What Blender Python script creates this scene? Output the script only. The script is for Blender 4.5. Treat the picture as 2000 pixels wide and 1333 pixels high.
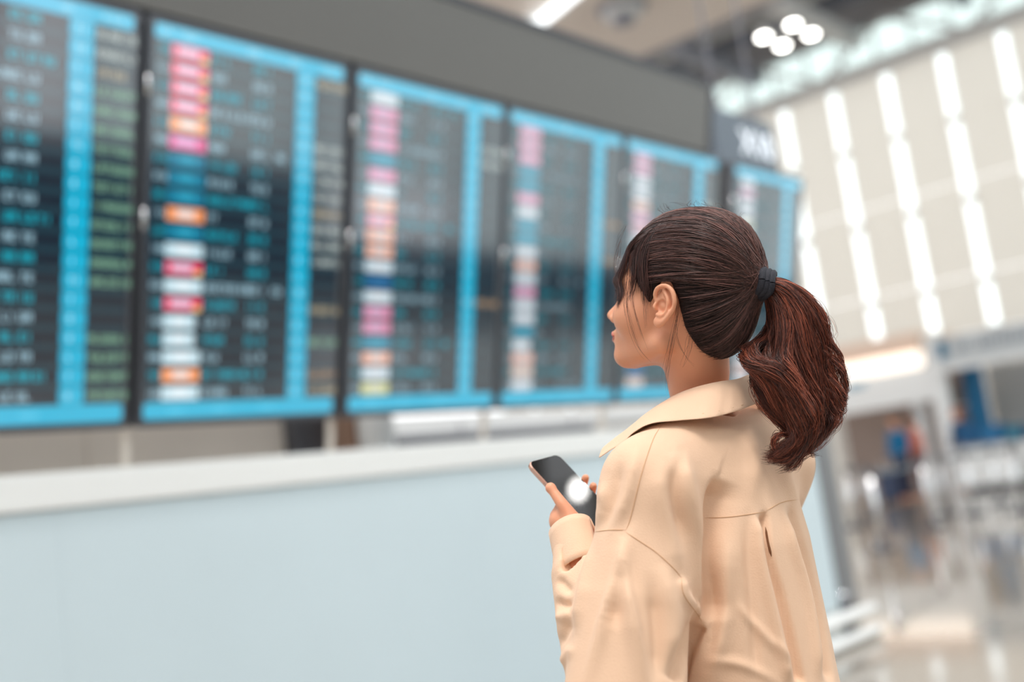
import bpy, math, random
import numpy as np
from math import radians, sin, cos, pi
from mathutils import Matrix, Vector

for o in list(bpy.data.objects):
    bpy.data.objects.remove(o, do_unlink=True)
scene = bpy.context.scene
COL = scene.collection
rnd = random.Random(7)
rng = np.random.default_rng(11)

# ------------------------------------------------------------------ camera
FPX = 2230.0
CX, CY = 1000.0, 666.5
CAMH = 1.2
def _n(v):
    return v / np.linalg.norm(v)
_h = _n(np.array([2973 - CX, 706 - CY, FPX]))
_h2 = _n(np.array([2973 - 3000 - CX, 706 + 414 - CY, FPX]))
_up = _n(np.cross(_h, _h2))
if _up[1] > 0:
    _up = -_up
_x = -_n(np.cross(_up, _h))
RW = np.array([_x, _h, _up])            # photo axes (right, down, forward) -> world axes
CAM = np.array([0.0, 0.0, CAMH])
camd = bpy.data.cameras.new('camera')
cam = bpy.data.objects.new('camera', camd)
COL.objects.link(cam)
_r, _u, _b = RW @ [1, 0, 0], RW @ [0, -1, 0], RW @ [0, 0, -1]
cam.matrix_world = Matrix(((_r[0], _u[0], _b[0], 0), (_r[1], _u[1], _b[1], 0), (_r[2], _u[2], _b[2], CAMH), (0, 0, 0, 1)))
camd.sensor_width = 36
camd.lens = FPX / 2000 * 36
camd.clip_end = 300
camd.dof.use_dof = True
camd.dof.focus_distance = 1.58
camd.dof.aperture_fstop = 1.5
scene.camera = cam

# ------------------------------------------------------------------ light
world = bpy.data.worlds.new('sky')
scene.world = world
world.use_nodes = True
wn = world.node_tree
bg = wn.nodes['Background']
bg.inputs['Color'].default_value = (0.985, 0.99, 1.0, 1)
bg.inputs['Strength'].default_value = 2.1
sun = bpy.data.objects.new('sun', bpy.data.lights.new('sun', 'SUN'))
COL.objects.link(sun)
sun.data.energy = 2.5
sun.data.angle = radians(18)
sun.data.color = (1, 0.93, 0.86)
sun.rotation_euler = Vector((-0.22, 0.30, -1.0)).to_track_quat('-Z', 'Y').to_euler()
vs = scene.view_settings
vs.view_transform = 'Standard'
vs.look = 'None'
vs.exposure = 0.22
vs.gamma = 1.0
vs.use_curve_mapping = False

# ------------------------------------------------------------------ helpers
def ray(px, py):
    return RW @ _n(np.array([px - CX, py - CY, FPX]))
def onx(px, py, x):
    w = ray(px, py); return CAM + w * (x / w[0])
def ony(px, py, y):
    w = ray(px, py); return CAM + w * (y / w[1])
def onz(px, py, z):
    w = ray(px, py); return CAM + w * ((z - CAMH) / w[2])
def at(px, py, d):
    return CAM + RW @ np.array([(px - CX) / FPX * d, (py - CY) / FPX * d, d])
def to_px(P):
    v = (np.asarray(P) - CAM) @ RW
    return np.stack([CX + FPX * v[:, 0] / v[:, 2], CY + FPX * v[:, 1] / v[:, 2]], 1), v[:, 2]
def srgb(r, g, b):
    return tuple(((c / 255 / 12.92) if c / 255 <= 0.04045 else ((c / 255 + 0.055) / 1.055) ** 2.4) for c in (r, g, b))

MATS = {}
def mat(name, col=(200, 200, 200), rough=0.5, metal=0.0, var=0.0, vscale=8.0, bump=0.0, bscale=60.0, spec=0.5, emit=None, estr=1.0, coat=0.0, sss=0.0, sssr=(0.01, 0.004, 0.002), attr=None, ior=1.45, sheen=0.0):
    if name in MATS:
        return MATS[name]
    m = bpy.data.materials.new(name)
    m.use_nodes = True
    nt = m.node_tree
    b = nt.nodes['Principled BSDF']
    c = srgb(*col)
    b.inputs['Base Color'].default_value = (*c, 1)
    b.inputs['Roughness'].default_value = rough
    b.inputs['Metallic'].default_value = metal
    b.inputs['Specular IOR Level'].default_value = spec
    b.inputs['IOR'].default_value = ior
    b.inputs['Coat Weight'].default_value = coat
    b.inputs['Coat Roughness'].default_value = 0.05
    b.inputs['Sheen Weight'].default_value = sheen
    if sss:
        b.inputs['Subsurface Weight'].default_value = sss
        b.inputs['Subsurface Radius'].default_value = sssr
        b.inputs['Subsurface Scale'].default_value = 1.0
    tc = nt.nodes.new('ShaderNodeTexCoord')
    if attr:
        a = nt.nodes.new('ShaderNodeAttribute'); a.attribute_name = attr
        if attr == 'glow':
            b.inputs['Base Color'].default_value = (0.004, 0.006, 0.008, 1)
            nt.links.new(a.outputs['Color'], b.inputs['Emission Color'])
            b.inputs['Emission Strength'].default_value = estr
        else:
            nt.links.new(a.outputs['Color'], b.inputs['Base Color'])
    elif var:
        no = nt.nodes.new('ShaderNodeTexNoise'); no.inputs['Scale'].default_value = vscale; no.inputs['Detail'].default_value = 4
        mr = nt.nodes.new('ShaderNodeMapRange'); mr.inputs['To Min'].default_value = 1 - var; mr.inputs['To Max'].default_value = 1 + var
        mx = nt.nodes.new('ShaderNodeMix'); mx.data_type = 'RGBA'; mx.blend_type = 'MULTIPLY'; mx.inputs[0].default_value = 1
        nt.links.new(tc.outputs['Object'], no.inputs['Vector'])
        nt.links.new(no.outputs['Fac'], mr.inputs['Value'])
        mx.inputs[6].default_value = (*c, 1)
        nt.links.new(mr.outputs['Result'], mx.inputs[7])
        nt.links.new(mx.outputs[2], b.inputs['Base Color'])
    if bump:
        no2 = nt.nodes.new('ShaderNodeTexNoise'); no2.inputs['Scale'].default_value = bscale; no2.inputs['Detail'].default_value = 5
        bp = nt.nodes.new('ShaderNodeBump'); bp.inputs['Strength'].default_value = bump; bp.inputs['Distance'].default_value = 0.01
        nt.links.new(tc.outputs['Object'], no2.inputs['Vector'])
        nt.links.new(no2.outputs['Fac'], bp.inputs['Height'])
        nt.links.new(bp.outputs['Normal'], b.inputs['Normal'])
    if emit:
        b.inputs['Emission Color'].default_value = (*srgb(*emit), 1)
        b.inputs['Emission Strength'].default_value = estr
    MATS[name] = m
    return m

def glass_mat(name, tint=(246, 250, 249), refl=0.08):
    if name in MATS:
        return MATS[name]
    m = bpy.data.materials.new(name); m.use_nodes = True
    nt = m.node_tree
    nt.nodes.remove(nt.nodes['Principled BSDF'])
    t = nt.nodes.new('ShaderNodeBsdfTransparent'); t.inputs['Color'].default_value = (*srgb(*tint), 1)
    g = nt.nodes.new('ShaderNodeBsdfGlossy'); g.inputs['Roughness'].default_value = 0.03
    x = nt.nodes.new('ShaderNodeMixShader'); x.inputs[0].default_value = refl
    nt.links.new(t.outputs[0], x.inputs[1]); nt.links.new(g.outputs[0], x.inputs[2])
    nt.links.new(x.outputs[0], nt.nodes['Material Output'].inputs['Surface'])
    MATS[name] = m
    return m

def cloth_wall_mat(name, col=(236, 234, 229), t=0.75):
    m = bpy.data.materials.new(name); m.use_nodes = True
    nt = m.node_tree
    nt.nodes.remove(nt.nodes['Principled BSDF'])
    d = nt.nodes.new('ShaderNodeBsdfDiffuse'); d.inputs['Color'].default_value = (*srgb(*col), 1)
    r = nt.nodes.new('ShaderNodeBsdfTranslucent'); r.inputs['Color'].default_value = (*srgb(*col), 1)
    x = nt.nodes.new('ShaderNodeMixShader'); x.inputs[0].default_value = t
    nt.links.new(d.outputs[0], x.inputs[1]); nt.links.new(r.outputs[0], x.inputs[2])
    nt.links.new(x.outputs[0], nt.nodes['Material Output'].inputs['Surface'])
    return m

WLOC = {}
def props(o, label=None, cat=None, group=None, kind=None):
    if label: o['label'] = label
    if cat: o['category'] = cat
    if group: o['group'] = group
    if kind: o['kind'] = kind
    return o
def root(name, loc, label=None, cat=None, group=None, kind=None):
    o = bpy.data.objects.new(name, None)
    o.empty_display_size = 0.1
    COL.objects.link(o)
    o.location = loc
    WLOC[o.name] = np.array(loc, float)
    return props(o, label, cat, group, kind)
def link(name, me, parent=None):
    o = bpy.data.objects.new(name, me)
    COL.objects.link(o)
    if parent is not None:
        o.parent = parent
        o.matrix_parent_inverse = Matrix.Translation(-Vector(WLOC.get(parent.name, np.zeros(3))))
    WLOC[o.name] = np.zeros(3)
    return o
def mk(name, verts, faces, m, parent=None, smooth=False, cols=None, cname='tint'):
    me = bpy.data.meshes.new(name)
    verts = np.asarray(verts, float)
    if isinstance(faces, np.ndarray):
        nf, k = faces.shape
        me.vertices.add(len(verts)); me.vertices.foreach_set('co', verts.astype(np.float32).ravel())
        me.loops.add(nf * k); me.loops.foreach_set('vertex_index', faces.astype(np.int32).ravel())
        me.polygons.add(nf); me.polygons.foreach_set('loop_start', np.arange(0, nf * k, k, dtype=np.int32))
        me.update(calc_edges=True)
    else:
        me.from_pydata(verts.tolist(), [], faces)
    if cols is not None:
        a = me.color_attributes.new(cname, 'FLOAT_COLOR', 'POINT')
        c = np.ones((len(verts), 4), np.float32); c[:, :3] = cols
        a.data.foreach_set('color', c.ravel())
    me.materials.append(m)
    if smooth:
        me.polygons.foreach_set('use_smooth', np.ones(len(me.polygons), bool))
    me.update()
    return link(name, me, parent)

class MB:
    """collects shapes for one mesh"""
    def __init__(s):
        s.v = []; s.f = []; s.c = []
    def add(s, v, f, col=None):
        n = len(s.v)
        s.v += [tuple(map(float, p)) for p in v]
        s.f += [tuple(i + n for i in q) for q in f]
        s.c += [col if col else (1, 1, 1)] * len(v)
    def box(s, lo, hi, bev=0.0, col=None):
        lo = np.minimum(lo, hi) if False else np.array([min(a, b) for a, b in zip(lo, hi)], float)
        hi = np.array(hi, float) if False else np.maximum(lo, np.array(hi, float))
        b = bev
        if b <= 0:
            v = [(x, y, z) for x in (lo[0], hi[0]) for y in (lo[1], hi[1]) for z in (lo[2], hi[2])]
            f = [(0, 1, 3, 2), (4, 6, 7, 5), (0, 4, 5, 1), (2, 3, 7, 6), (0, 2, 6, 4), (1, 5, 7, 3)]
            s.add(v, f, col); return s
        b = min(b, 0.45 * min(hi - lo))
        v = []
        idx = {}
        for sx in (0, 1):
            for sy in (0, 1):
                for sz in (0, 1):
                    p = [(lo, hi)[q][k] for k, q in enumerate((sx, sy, sz))]
                    g = [1 if q == 0 else -1 for q in (sx, sy, sz)]
                    for ax in range(3):
                        r = [p[k] + (g[k] * b if k != ax else 0) for k in range(3)]
                        idx[(sx, sy, sz, ax)] = len(v); v.append(tuple(r))
        f = []
        I = idx
        for ax in range(3):
            a1, a2 = [(1, 2), (0, 2), (0, 1)][ax]
            for q in (0, 1):
                def key(i, j):
                    t = [0, 0, 0]; t[ax] = q; t[a1] = i; t[a2] = j; return I[(*t, ax)]
                f.append((key(0, 0), key(1, 0), key(1, 1), key(0, 1)))
        for ax in range(3):
            a1, a2 = [(1, 2), (0, 2), (0, 1)][ax]
            for i in (0, 1):
                for j in (0, 1):
                    def k2(e, fx):
                        t = [0, 0, 0]; t[ax] = e; t[a1] = i; t[a2] = j; return I[(*t, fx)]
                    f.append((k2(0, a1), k2(1, a1), k2(1, a2), k2(0, a2)))
        for sx in (0, 1):
            for sy in (0, 1):
                for sz in (0, 1):
                    f.append(tuple(I[(sx, sy, sz, a)] for a in range(3)))
        s.add(v, f, col); return s
    def tube(s, pts, r, n=8, cap=True, col=None):
        pts = np.asarray(pts, float)
        rr = np.broadcast_to(np.asarray(r, float), (len(pts),))
        v = []; f = []
        T = np.gradient(pts, axis=0)
        ref = np.array([0.31, 0.52, 0.8])
        for i, p in enumerate(pts):
            t = _n(T[i] + 1e-12)
            a = _n(np.cross(t, ref if abs(t @ _n(ref)) < 0.95 else np.array([1.0, 0, 0])))
            b = np.cross(t, a)
            for k in range(n):
                an = 2 * pi * k / n
                v.append(p + rr[i] * (cos(an) * a + sin(an) * b))
        for i in range(len(pts) - 1):
            for k in range(n):
                f.append((i * n + k, i * n + (k + 1) % n, (i + 1) * n + (k + 1) % n, (i + 1) * n + k))
        if cap:
            f.append(tuple(range(n - 1, -1, -1))); f.append(tuple(range((len(pts) - 1) * n, len(pts) * n)))
        s.add(v, f, col); return s
    def cyl(s, a, b, r, n=16, r2=None, col=None):
        return s.tube([a, b], [r, r if r2 is None else r2], n, True, col)
    def quad(s, a, b, c, d, col=None):
        s.add([a, b, c, d], [(0, 1, 2, 3)], col); return s
    def build(s, name, m, parent=None, smooth=False, cname=None):
        return mk(name, s.v, s.f, m, parent, smooth, cols=np.array(s.c) if cname else None, cname=cname or 'tint')

def box(name, lo, hi, m, parent=None, bev=0.004):
    return MB().box(lo, hi, bev).build(name, m, parent)

def catmull(pts, n):
    P = np.asarray(pts, float)
    P = np.vstack([2 * P[0] - P[1], P, 2 * P[-1] - P[-2]])
    k = len(P) - 3
    out = []
    for t in np.linspace(0, k - 1e-6, n):
        i = int(t); u = t - i
        p0, p1, p2, p3 = P[i:i + 4]
        out.append(0.5 * (2 * p1 + (p2 - p0) * u + (2 * p0 - 5 * p1 + 4 * p2 - p3) * u * u + (3 * p1 - p0 - 3 * p2 + p3) * u ** 3))
    return np.array(out)

# signed distance shapes and a surface-nets mesher --------------------------
def smin(a, b, k):
    h = np.clip(0.5 + 0.5 * (b - a) / k, 0, 1)
    return b + (a - b) * h - k * h * (1 - h)
def smax(a, b, k):
    return -smin(-a, -b, k)
def s_cone(P, a, b, ra, rb):
    a = np.asarray(a, np.float32); b = np.asarray(b, np.float32)
    ab = b - a
    t = np.clip(((P - a) @ ab) / (ab @ ab), 0, 1)
    q = P - a - t[..., None] * ab
    return np.sqrt((q * q).sum(-1)) - (ra + (rb - ra) * t)
def s_ell(P, c, r, A=None):
    q = P - np.asarray(c, np.float32)
    if A is not None:
        q = q @ np.asarray(A, np.float32).T
    r = np.asarray(r, np.float32)
    k0 = np.sqrt(((q / r) ** 2).sum(-1)); k1 = np.sqrt(((q / (r * r)) ** 2).sum(-1)) + 1e-9
    return k0 * (k0 - 1) / k1
def s_path(P, pts, rad):
    d = None
    for i in range(len(pts) - 1):
        e = s_cone(P, pts[i], pts[i + 1], rad[i], rad[i + 1])
        d = e if d is None else np.minimum(d, e)
    return d
def nets(fn, lo, hi, h):
    lo = np.asarray(lo, float); hi = np.asarray(hi, float)
    n = np.ceil((hi - lo) / h).astype(int) + 1
    ax = [np.float32(lo[k]) + np.float32(h) * np.arange(n[k], dtype=np.float32) for k in range(3)]
    V = np.empty(n, np.float32)
    step = max(1, int(400000 / (n[1] * n[2])))
    for i in range(0, n[0], step):
        G = np.stack(np.meshgrid(ax[0][i:i + step], ax[1], ax[2], indexing='ij'), -1)
        V[i:i + step] = fn(G)
    S = V < 0
    c = [S[dx:n[0] - 1 + dx, dy:n[1] - 1 + dy, dz:n[2] - 1 + dz] for dx in (0, 1) for dy in (0, 1) for dz in (0, 1)]
    cnt = sum(x.astype(np.int8) for x in c)
    act = (cnt > 0) & (cnt < 8)
    ids = np.argwhere(act)
    lut = -np.ones(act.shape, np.int64); lut[act] = np.arange(len(ids))
    acc = np.zeros((len(ids), 3)); num = np.zeros(len(ids))
    corners = [(dx, dy, dz) for dx in (0, 1) for dy in (0, 1) for dz in (0, 1)]
    val = {cn: V[ids[:, 0] + cn[0], ids[:, 1] + cn[1], ids[:, 2] + cn[2]].astype(float) for cn in corners}
    for a in corners:
        for k in range(3):
            if a[k] == 0:
                b = list(a); b[k] = 1; b = tuple(b)
                va, vb = val[a], val[b]
                m = (va < 0) != (vb < 0)
                t = np.where(m, va / np.where(np.abs(va - vb) < 1e-12, 1, va - vb), 0)
                p = np.tile(np.array(a, float), (len(ids), 1)); p[:, k] = t
                acc += p * m[:, None]; num += m
    verts = lo + h * (ids + acc / num[:, None])
    faces = []
    for k in range(3):
        a1, a2 = [(1, 2), (2, 0), (0, 1)][k]
        sl0 = [slice(None)] * 3; sl1 = [slice(None)] * 3
        sl0[k] = slice(0, n[k] - 1); sl1[k] = slice(1, n[k])
        e0 = S[tuple(sl0)]; e1 = S[tuple(sl1)]
        ed = np.argwhere(e0 != e1)
        ok = (ed[:, a1] > 0) & (ed[:, a1] < n[a1] - 1) & (ed[:, a2] > 0) & (ed[:, a2] < n[a2] - 1)
        ed = ed[ok]
        q = []
        for (o1, o2) in ((-1, -1), (0, -1), (0, 0), (-1, 0)):
            t = ed.copy(); t[:, a1] += o1; t[:, a2] += o2
            q.append(lut[t[:, 0], t[:, 1], t[:, 2]])
        q = np.stack(q, 1)
        fl = e1[ed[:, 0], ed[:, 1], ed[:, 2]]
        q[fl] = q[fl][:, ::-1]
        faces.append(q)
    return verts, np.vstack(faces)
def vnormals(v, f):
    nrm = np.cross(v[f[:, 2]] - v[f[:, 0]], v[f[:, 3]] - v[f[:, 1]])
    out = np.zeros_like(v)
    for k in range(4):
        np.add.at(out, f[:, k], nrm)
    return out / (np.linalg.norm(out, axis=1, keepdims=True) + 1e-12)
def relax(v, f, it=2, w=0.5):
    E = np.vstack([f[:, [0, 1]], f[:, [1, 2]], f[:, [2, 3]], f[:, [3, 0]]])
    for _ in range(it):
        a = np.zeros_like(v); c = np.zeros(len(v))
        np.add.at(a, E[:, 0], v[E[:, 1]]); np.add.at(c, E[:, 0], 1)
        np.add.at(a, E[:, 1], v[E[:, 0]]); np.add.at(c, E[:, 1], 1)
        v = v * (1 - w) + w * a / c[:, None]
    return v

# ------------------------------------------------------------------ materials
M_panel = mat('pale_blue_laminate', (210, 227, 236), 0.32, var=0.02, vscale=3, spec=0.35)
M_white = mat('white_lacquer', (240, 243, 244), 0.35)
M_blind = cloth_wall_mat('backlit_blind', t=0.5)
M_offwhite = mat('offwhite_wall', (205, 203, 198), 0.6, var=0.03, vscale=1.5)
M_fascia = mat('grey_fascia', (106, 106, 105), 0.42, var=0.03, vscale=2)
M_dark = mat('dark_trim', (62, 66, 78), 0.45)
M_black = mat('black_backing', (20, 21, 26), 0.5)
M_bezel = mat('bezel_grey', (84, 88, 96), 0.3, metal=0.35)
M_steel = mat('brushed_steel', (226, 218, 208), 0.3, metal=0.1, var=0.08, vscale=3)
M_chrome = mat('chrome', (225, 228, 232), 0.12, metal=1.0)
M_glow = mat('display_picture', rough=0.1, spec=0.5, ior=1.95, attr='glow', estr=0.88)
M_floor = mat('polished_stone_floor', (150, 142, 132), 0.06, var=0.08, vscale=1.2, spec=0.5, ior=1.52)
M_soffit = mat('warm_grey_soffit', (205, 194, 186), 0.8, var=0.02)
M_deck = mat('dark_grey_deck', (172, 170, 172), 0.8, var=0.05, vscale=0.5)
M_beam = mat('grey_steel_beam', (196, 195, 194), 0.5)
M_beamd = mat('dark_steel_beam', (118, 120, 130), 0.5)
M_lamp = mat('lamp_glow', (255, 255, 255), emit=(255, 252, 245), estr=14)
M_tube = mat('tube_glow', (255, 255, 255), emit=(245, 252, 255), estr=1.6)
M_warm = mat('warm_strip_glow', (255, 255, 255), emit=(255, 236, 215), estr=1.0)
M_teal = mat('teal_panel', (8, 106, 142), 0.5)
M_blue = mat('blue_column', (14, 104, 150), 0.5)
M_brown = mat('taupe_wall', (150, 134, 126), 0.7)
M_peach = mat('peach_soffit', (240, 214, 196), 0.6)
M_glass = glass_mat('pane_glass')
M_glass2 = glass_mat('tinted_clerestory_glass', (218, 226, 224), 0.08)
M_sign = mat('slate_sign', (98, 110, 124), 0.45)
M_text = mat('white_lettering_glow', (225, 232, 240), 0.5, emit=(225, 232, 240), estr=0.9)  # letters carry their own glow to stand out more

# ------------------------------------------------------------------ floor, partition
fl = box('floor', (-45, -12, -0.2), (8.2, 45, 0.0), M_floor, bev=0); props(fl, 'polished beige stone floor of the hall', 'floor', kind='structure')

wr_ = root('wall_right_added', (8.0, 10, 0), 'added unseen glazed side wall shaping the light, with a low dark parapet', 'wall', kind='structure')  # out of view, added to shape the light and the boards' reflections
box('parapet', (7.9, 13.4, 0), (8.2, 45, 0.9), mat('slate_parapet', (74, 80, 88), 0.6), wr_)  # added dark low wall for the boards to mirror
box('added_side_wall', (7.9, -12, 0), (8.2, 7.0, 8.0), mat('side_grey', (205, 203, 200), 0.8), wr_)  # added solid stretch, cuts and bounces side light on the woman
box('parapet', (7.9, 7.0, 0), (8.2, 13.4, 2.0), mat('slate_parapet', (74, 80, 88), 0.6), wr_)  # taller added stretch, darkens reflections in the nearer boards
for k in range(14):
    y = -12 + 4.1 * k
    box('mullion', (7.95, y, 0), (8.1, y + 0.12, 13.0), mat('grey_mullion', (150, 152, 154), 0.5), wr_, bev=0)
    box('window_pane', (8.02, y + 0.12, 8.0 if y < 6 else 2.0 if y < 13 else 0.9), (8.04, y + 4.1, 13.0), M_glass, wr_, bev=0)
box('head_rail', (7.9, -12, 12.9), (8.2, 45, 13.2), mat('grey_mullion'), wr_, bev=0)

box('wall_rear_added', (-20, -9.3, 0), (8.0, -9.0, 9.0), mat('side_grey'), None)['kind'] = 'structure'  # unseen wall added behind the camera to block and bounce light
WX = -4.4
wl = root('wall_left', (WX, 3.8, 0), 'pale blue white waist high partition under the flight boards', 'partition', kind='structure')
ys = [-2.6, -0.2, 2.2, 4.6, 7.0, 8.62]
for a, b in zip(ys[:-1], ys[1:]):
    box('panel', (WX - 0.14, a + 0.0006, 0.0), (WX, b - 0.0006, 1.412), M_panel, wl, bev=0.0006)
box('cap', (WX - 0.22, -2.6, 1.412), (WX + 0.025, 8.66, 1.556), M_white, wl, bev=0.006)
box('shadow_gap', (WX - 0.12, -2.6, 1.408), (WX + 0.004, 8.62, 1.4125), mat('grey_joint', (150, 160, 168)), wl, bev=0)
box('end_post', (WX - 0.2, 8.62, 0), (WX + 0.03, 8.9, 1.412), mat('grey_post', (126, 128, 132), 0.4, metal=0.2), wl, bev=0.01)

# steel back wall seen through the gap below the boards
bw = root('wall_back', (-5.6, 1.5, 0), 'brushed steel wall seen below the flight boards', 'wall', kind='structure')
ys = [-3, -0.6, 1.2, 3.0, 4.27]
for a, b in zip(ys[:-1], ys[1:]):
    box('steel_panel', (-5.7, a + 0.004, 0), (-5.6, b - 0.004, 2.75), M_steel, bw, bev=0.004)
st = root('wall_side', (-5.55, 4.6, 0), 'dark steel return wall behind the second flight board', 'wall', kind='structure')
box('panel', (-5.72, 4.27, 0), (-5.5, 4.55, 2.75), mat('dark_steel', (96, 98, 104), 0.4, metal=0.6), st)
box('post', (-5.55, 4.56, 0), (-5.32, 4.66, 2.75), mat('bronze_post', (170, 140, 122), 0.45, metal=0.3), st)
_c = onx(735, 850, -5.2)
pl = root('pillar', (_c[0], _c[1], 0), 'round white pillar behind the gap below the flight boards', 'pillar', kind='structure')
MB().cyl((_c[0], _c[1], 0), (_c[0], _c[1], 4.2), 0.11, 28).build('shaft', M_white, pl, True)
MB().cyl((_c[0], _c[1], 0), (_c[0], _c[1], 0.06), 0.15, 28).build('base_ring', M_steel, pl, True)
# long white counter far behind the gap
_a, _b = onx(772, 852, -8.5), onx(1160, 828, -8.5)
ct = root('counter', (-8.7, 9.5, 0), 'long white service counter with dark band behind the partition', 'counter')
_z0, _z1, _z2 = onx(960, 857, -8.5)[2], onx(960, 842, -8.5)[2], onx(960, 806, -8.5)[2]
M_ctr = mat('counter_white', (222, 224, 227), 0.5)
box('counter_body', (-9.2, 6.9, 0), (-8.55, 16.5, _z0), M_ctr, ct, bev=0.01)
box('dark_band', (-9.1, _a[1], _z0), (-8.5, _b[1], _z1), mat('charcoal_band', (84, 86, 98), 0.5), ct, bev=0.005)
for k in range(5):
    y0 = 6.9 + k * 1.92
    box('upper_panel', (-9.15, y0 + 0.03, _z1), (-8.52, y0 + 1.89, _z2), M_ctr, ct, bev=0.01)

# ------------------------------------------------------------------ flight information boards
TAU = radians(13.2)
ZB = 1.75
def bp(y, s, off=0.0):
    return (WX + s * sin(TAU) + off * cos(TAU), y, ZB + s * cos(TAU) - off * sin(TAU))
def bbox(mb, y0, y1, s0, s1, o0, o1, col=None, r=0.0, seg=4):
    """a block in board coordinates, corners rounded by r when asked"""
    if r > 0:
        out = []
        for cy, cs, a0 in ((y1 - r, s1 - r, 0), (y0 + r, s1 - r, 90), (y0 + r, s0 + r, 180), (y1 - r, s0 + r, 270)):
            for k in range(seg + 1):
                a = radians(a0 + 90 * k / seg); out.append((cy + r * cos(a), cs + r * sin(a)))
    else:
        out = [(y1, s1), (y0, s1), (y0, s0), (y1, s0)]
    n = len(out)
    v = [bp(y, s, o1) for y, s in out] + [bp(y, s, o0) for y, s in out]
    f = [tuple(range(n))] + [tuple(range(2 * n - 1, n - 1, -1))] + [(i, i + n, (i + 1) % n + n, (i + 1) % n) for i in range(n)]
    mb.add(v, [tuple(reversed(q)) for q in f], col)

def bld(mb, name, m, parent, **k):
    o = mb.build(name, m, parent, **k)
    return o

bs = root('fascia_panel', (WX, 4, 3.4), 'long grey tilted fascia panel above the flight boards', 'fascia')
m1 = MB(); bbox(m1, -2.5, 7.0, 1.748, 2.205, -0.1, 0.012); bld(m1, 'fascia', M_fascia, bs)
m1 = MB(); bbox(m1, -2.5, 7.04, 2.205, 2.245, -0.12, 0.02); bld(m1, 'top_trim', M_dark, bs)
m1 = MB(); bbox(m1, 7.0, 7.045, 1.748, 2.205, -0.12, 0.02); bld(m1, 'end_trim', M_dark, bs)
m1 = MB(); bbox(m1, -2.5, 7.04, 1.737, 1.748, -0.1, -0.01); bld(m1, 'lower_trim', M_dark, bs)
SCR = [(1.478, 2.522), (2.613, 3.657), (3.752, 4.826), (4.9, 5.978), (6.046, 7.146), (7.413, 8.44)]
C_CY = (0.0, 0.43, 0.66); C_CYD = (0.0, 0.27, 0.42); C_TX = (0.32, 0.52, 0.62); C_TEAL = (0.0, 0.27, 0.36)
C_BG = (0.004, 0.012, 0.024); C_BAND = (0.008, 0.036, 0.054)
LOGO = {'R': ((0.78, 0.03, 0.10), (0.80, 0.55, 0.72)), 'O': ((0.93, 0.33, 0.12), (0.85, 0.75, 0.72)), 'W': ((0.55, 0.74, 0.82), (0.8, 0.9, 0.95)),
        'B': ((0.0, 0.18, 0.30), (0.02, 0.34, 0.5)), 'P': ((0.72, 0.06, 0.25), (0.75, 0.4, 0.68)), 'Y': ((0.62, 0.66, 0.14), (0.8, 0.85, 0.6)), 'N': ((0.0, 0.10, 0.26), (0.02, 0.16, 0.36)), 'T': ((0.75, 0.5, 0.33), (0.85, 0.7, 0.6))}
LOGOS = ['WRRWRBOWRWRBWOWRWBOW', 'RRRROPBBBOBWRWRWWWOW', 'WPPPBPWOROOWNWPPBOWY', 'PPPBBPWBBWOWPWWBWOTW', 'PPWWOPRWWOWWWPWWOBNT', 'WPWWYWWWPWWOWWPWBWOW']
REM = {0: 'wwtggggggggggg..gggg', 1: 't...wwwwtwww..t.g.ot', 2: '..ww.........o.....', 3: '......o..o.........', 4: '...w....', 5: ''}
CR = {'w': (0.45, 0.52, 0.50), 'g': (0.20, 0.40, 0.28), 't': (0.42, 0.36, 0.24), 'o': (0.42, 0.27, 0.15)}
def glyphs(mb, y, s, h, n, col, off=0.0042, gap=(), rr=rnd):
    """a run of n letter-like marks of height h, strokes only: too blurred in the photo to be read"""
    w = h * 0.62
    t = h * 0.20
    for k in range(n):
        if k in gap:
            y += w * 0.7; continue
        st_ = rr.choice(['I', 'O', 'E', 'U', 'T', 'L', 'A'])
        if st_ in 'OEULA': bbox(mb, y, y + t, s - h / 2, s + h / 2, 0.003, off, col)
        if st_ in 'OUA': bbox(mb, y + w - t, y + w, s - h / 2, s + h / 2, 0.003, off, col)
        if st_ in 'OETA': bbox(mb, y, y + w, s + h / 2 - t, s + h / 2, 0.003, off, col)
        if st_ in 'OEUL': bbox(mb, y, y + w, s - h / 2, s - h / 2 + t, 0.003, off, col)
        if st_ in 'EA': bbox(mb, y, y + w * 0.8, s - t / 2, s + t / 2, 0.003, off, col)
        if st_ in 'IT': bbox(mb, y + w / 2 - t / 2, y + w / 2 + t / 2, s - h / 2, s + h / 2, 0.003, off, col)
        y += w * 1.28
    return y
SPOT = ['leftmost, cut off by the picture edge', 'second from the left, with most red and orange airline tags', 'third from the left, with a yellow tag in its last row', 'fourth from the left, beside the woman\'s face', 'fifth from the left, partly hidden by the woman\'s head', 'sixth and farthest, under the slate sign']
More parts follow.
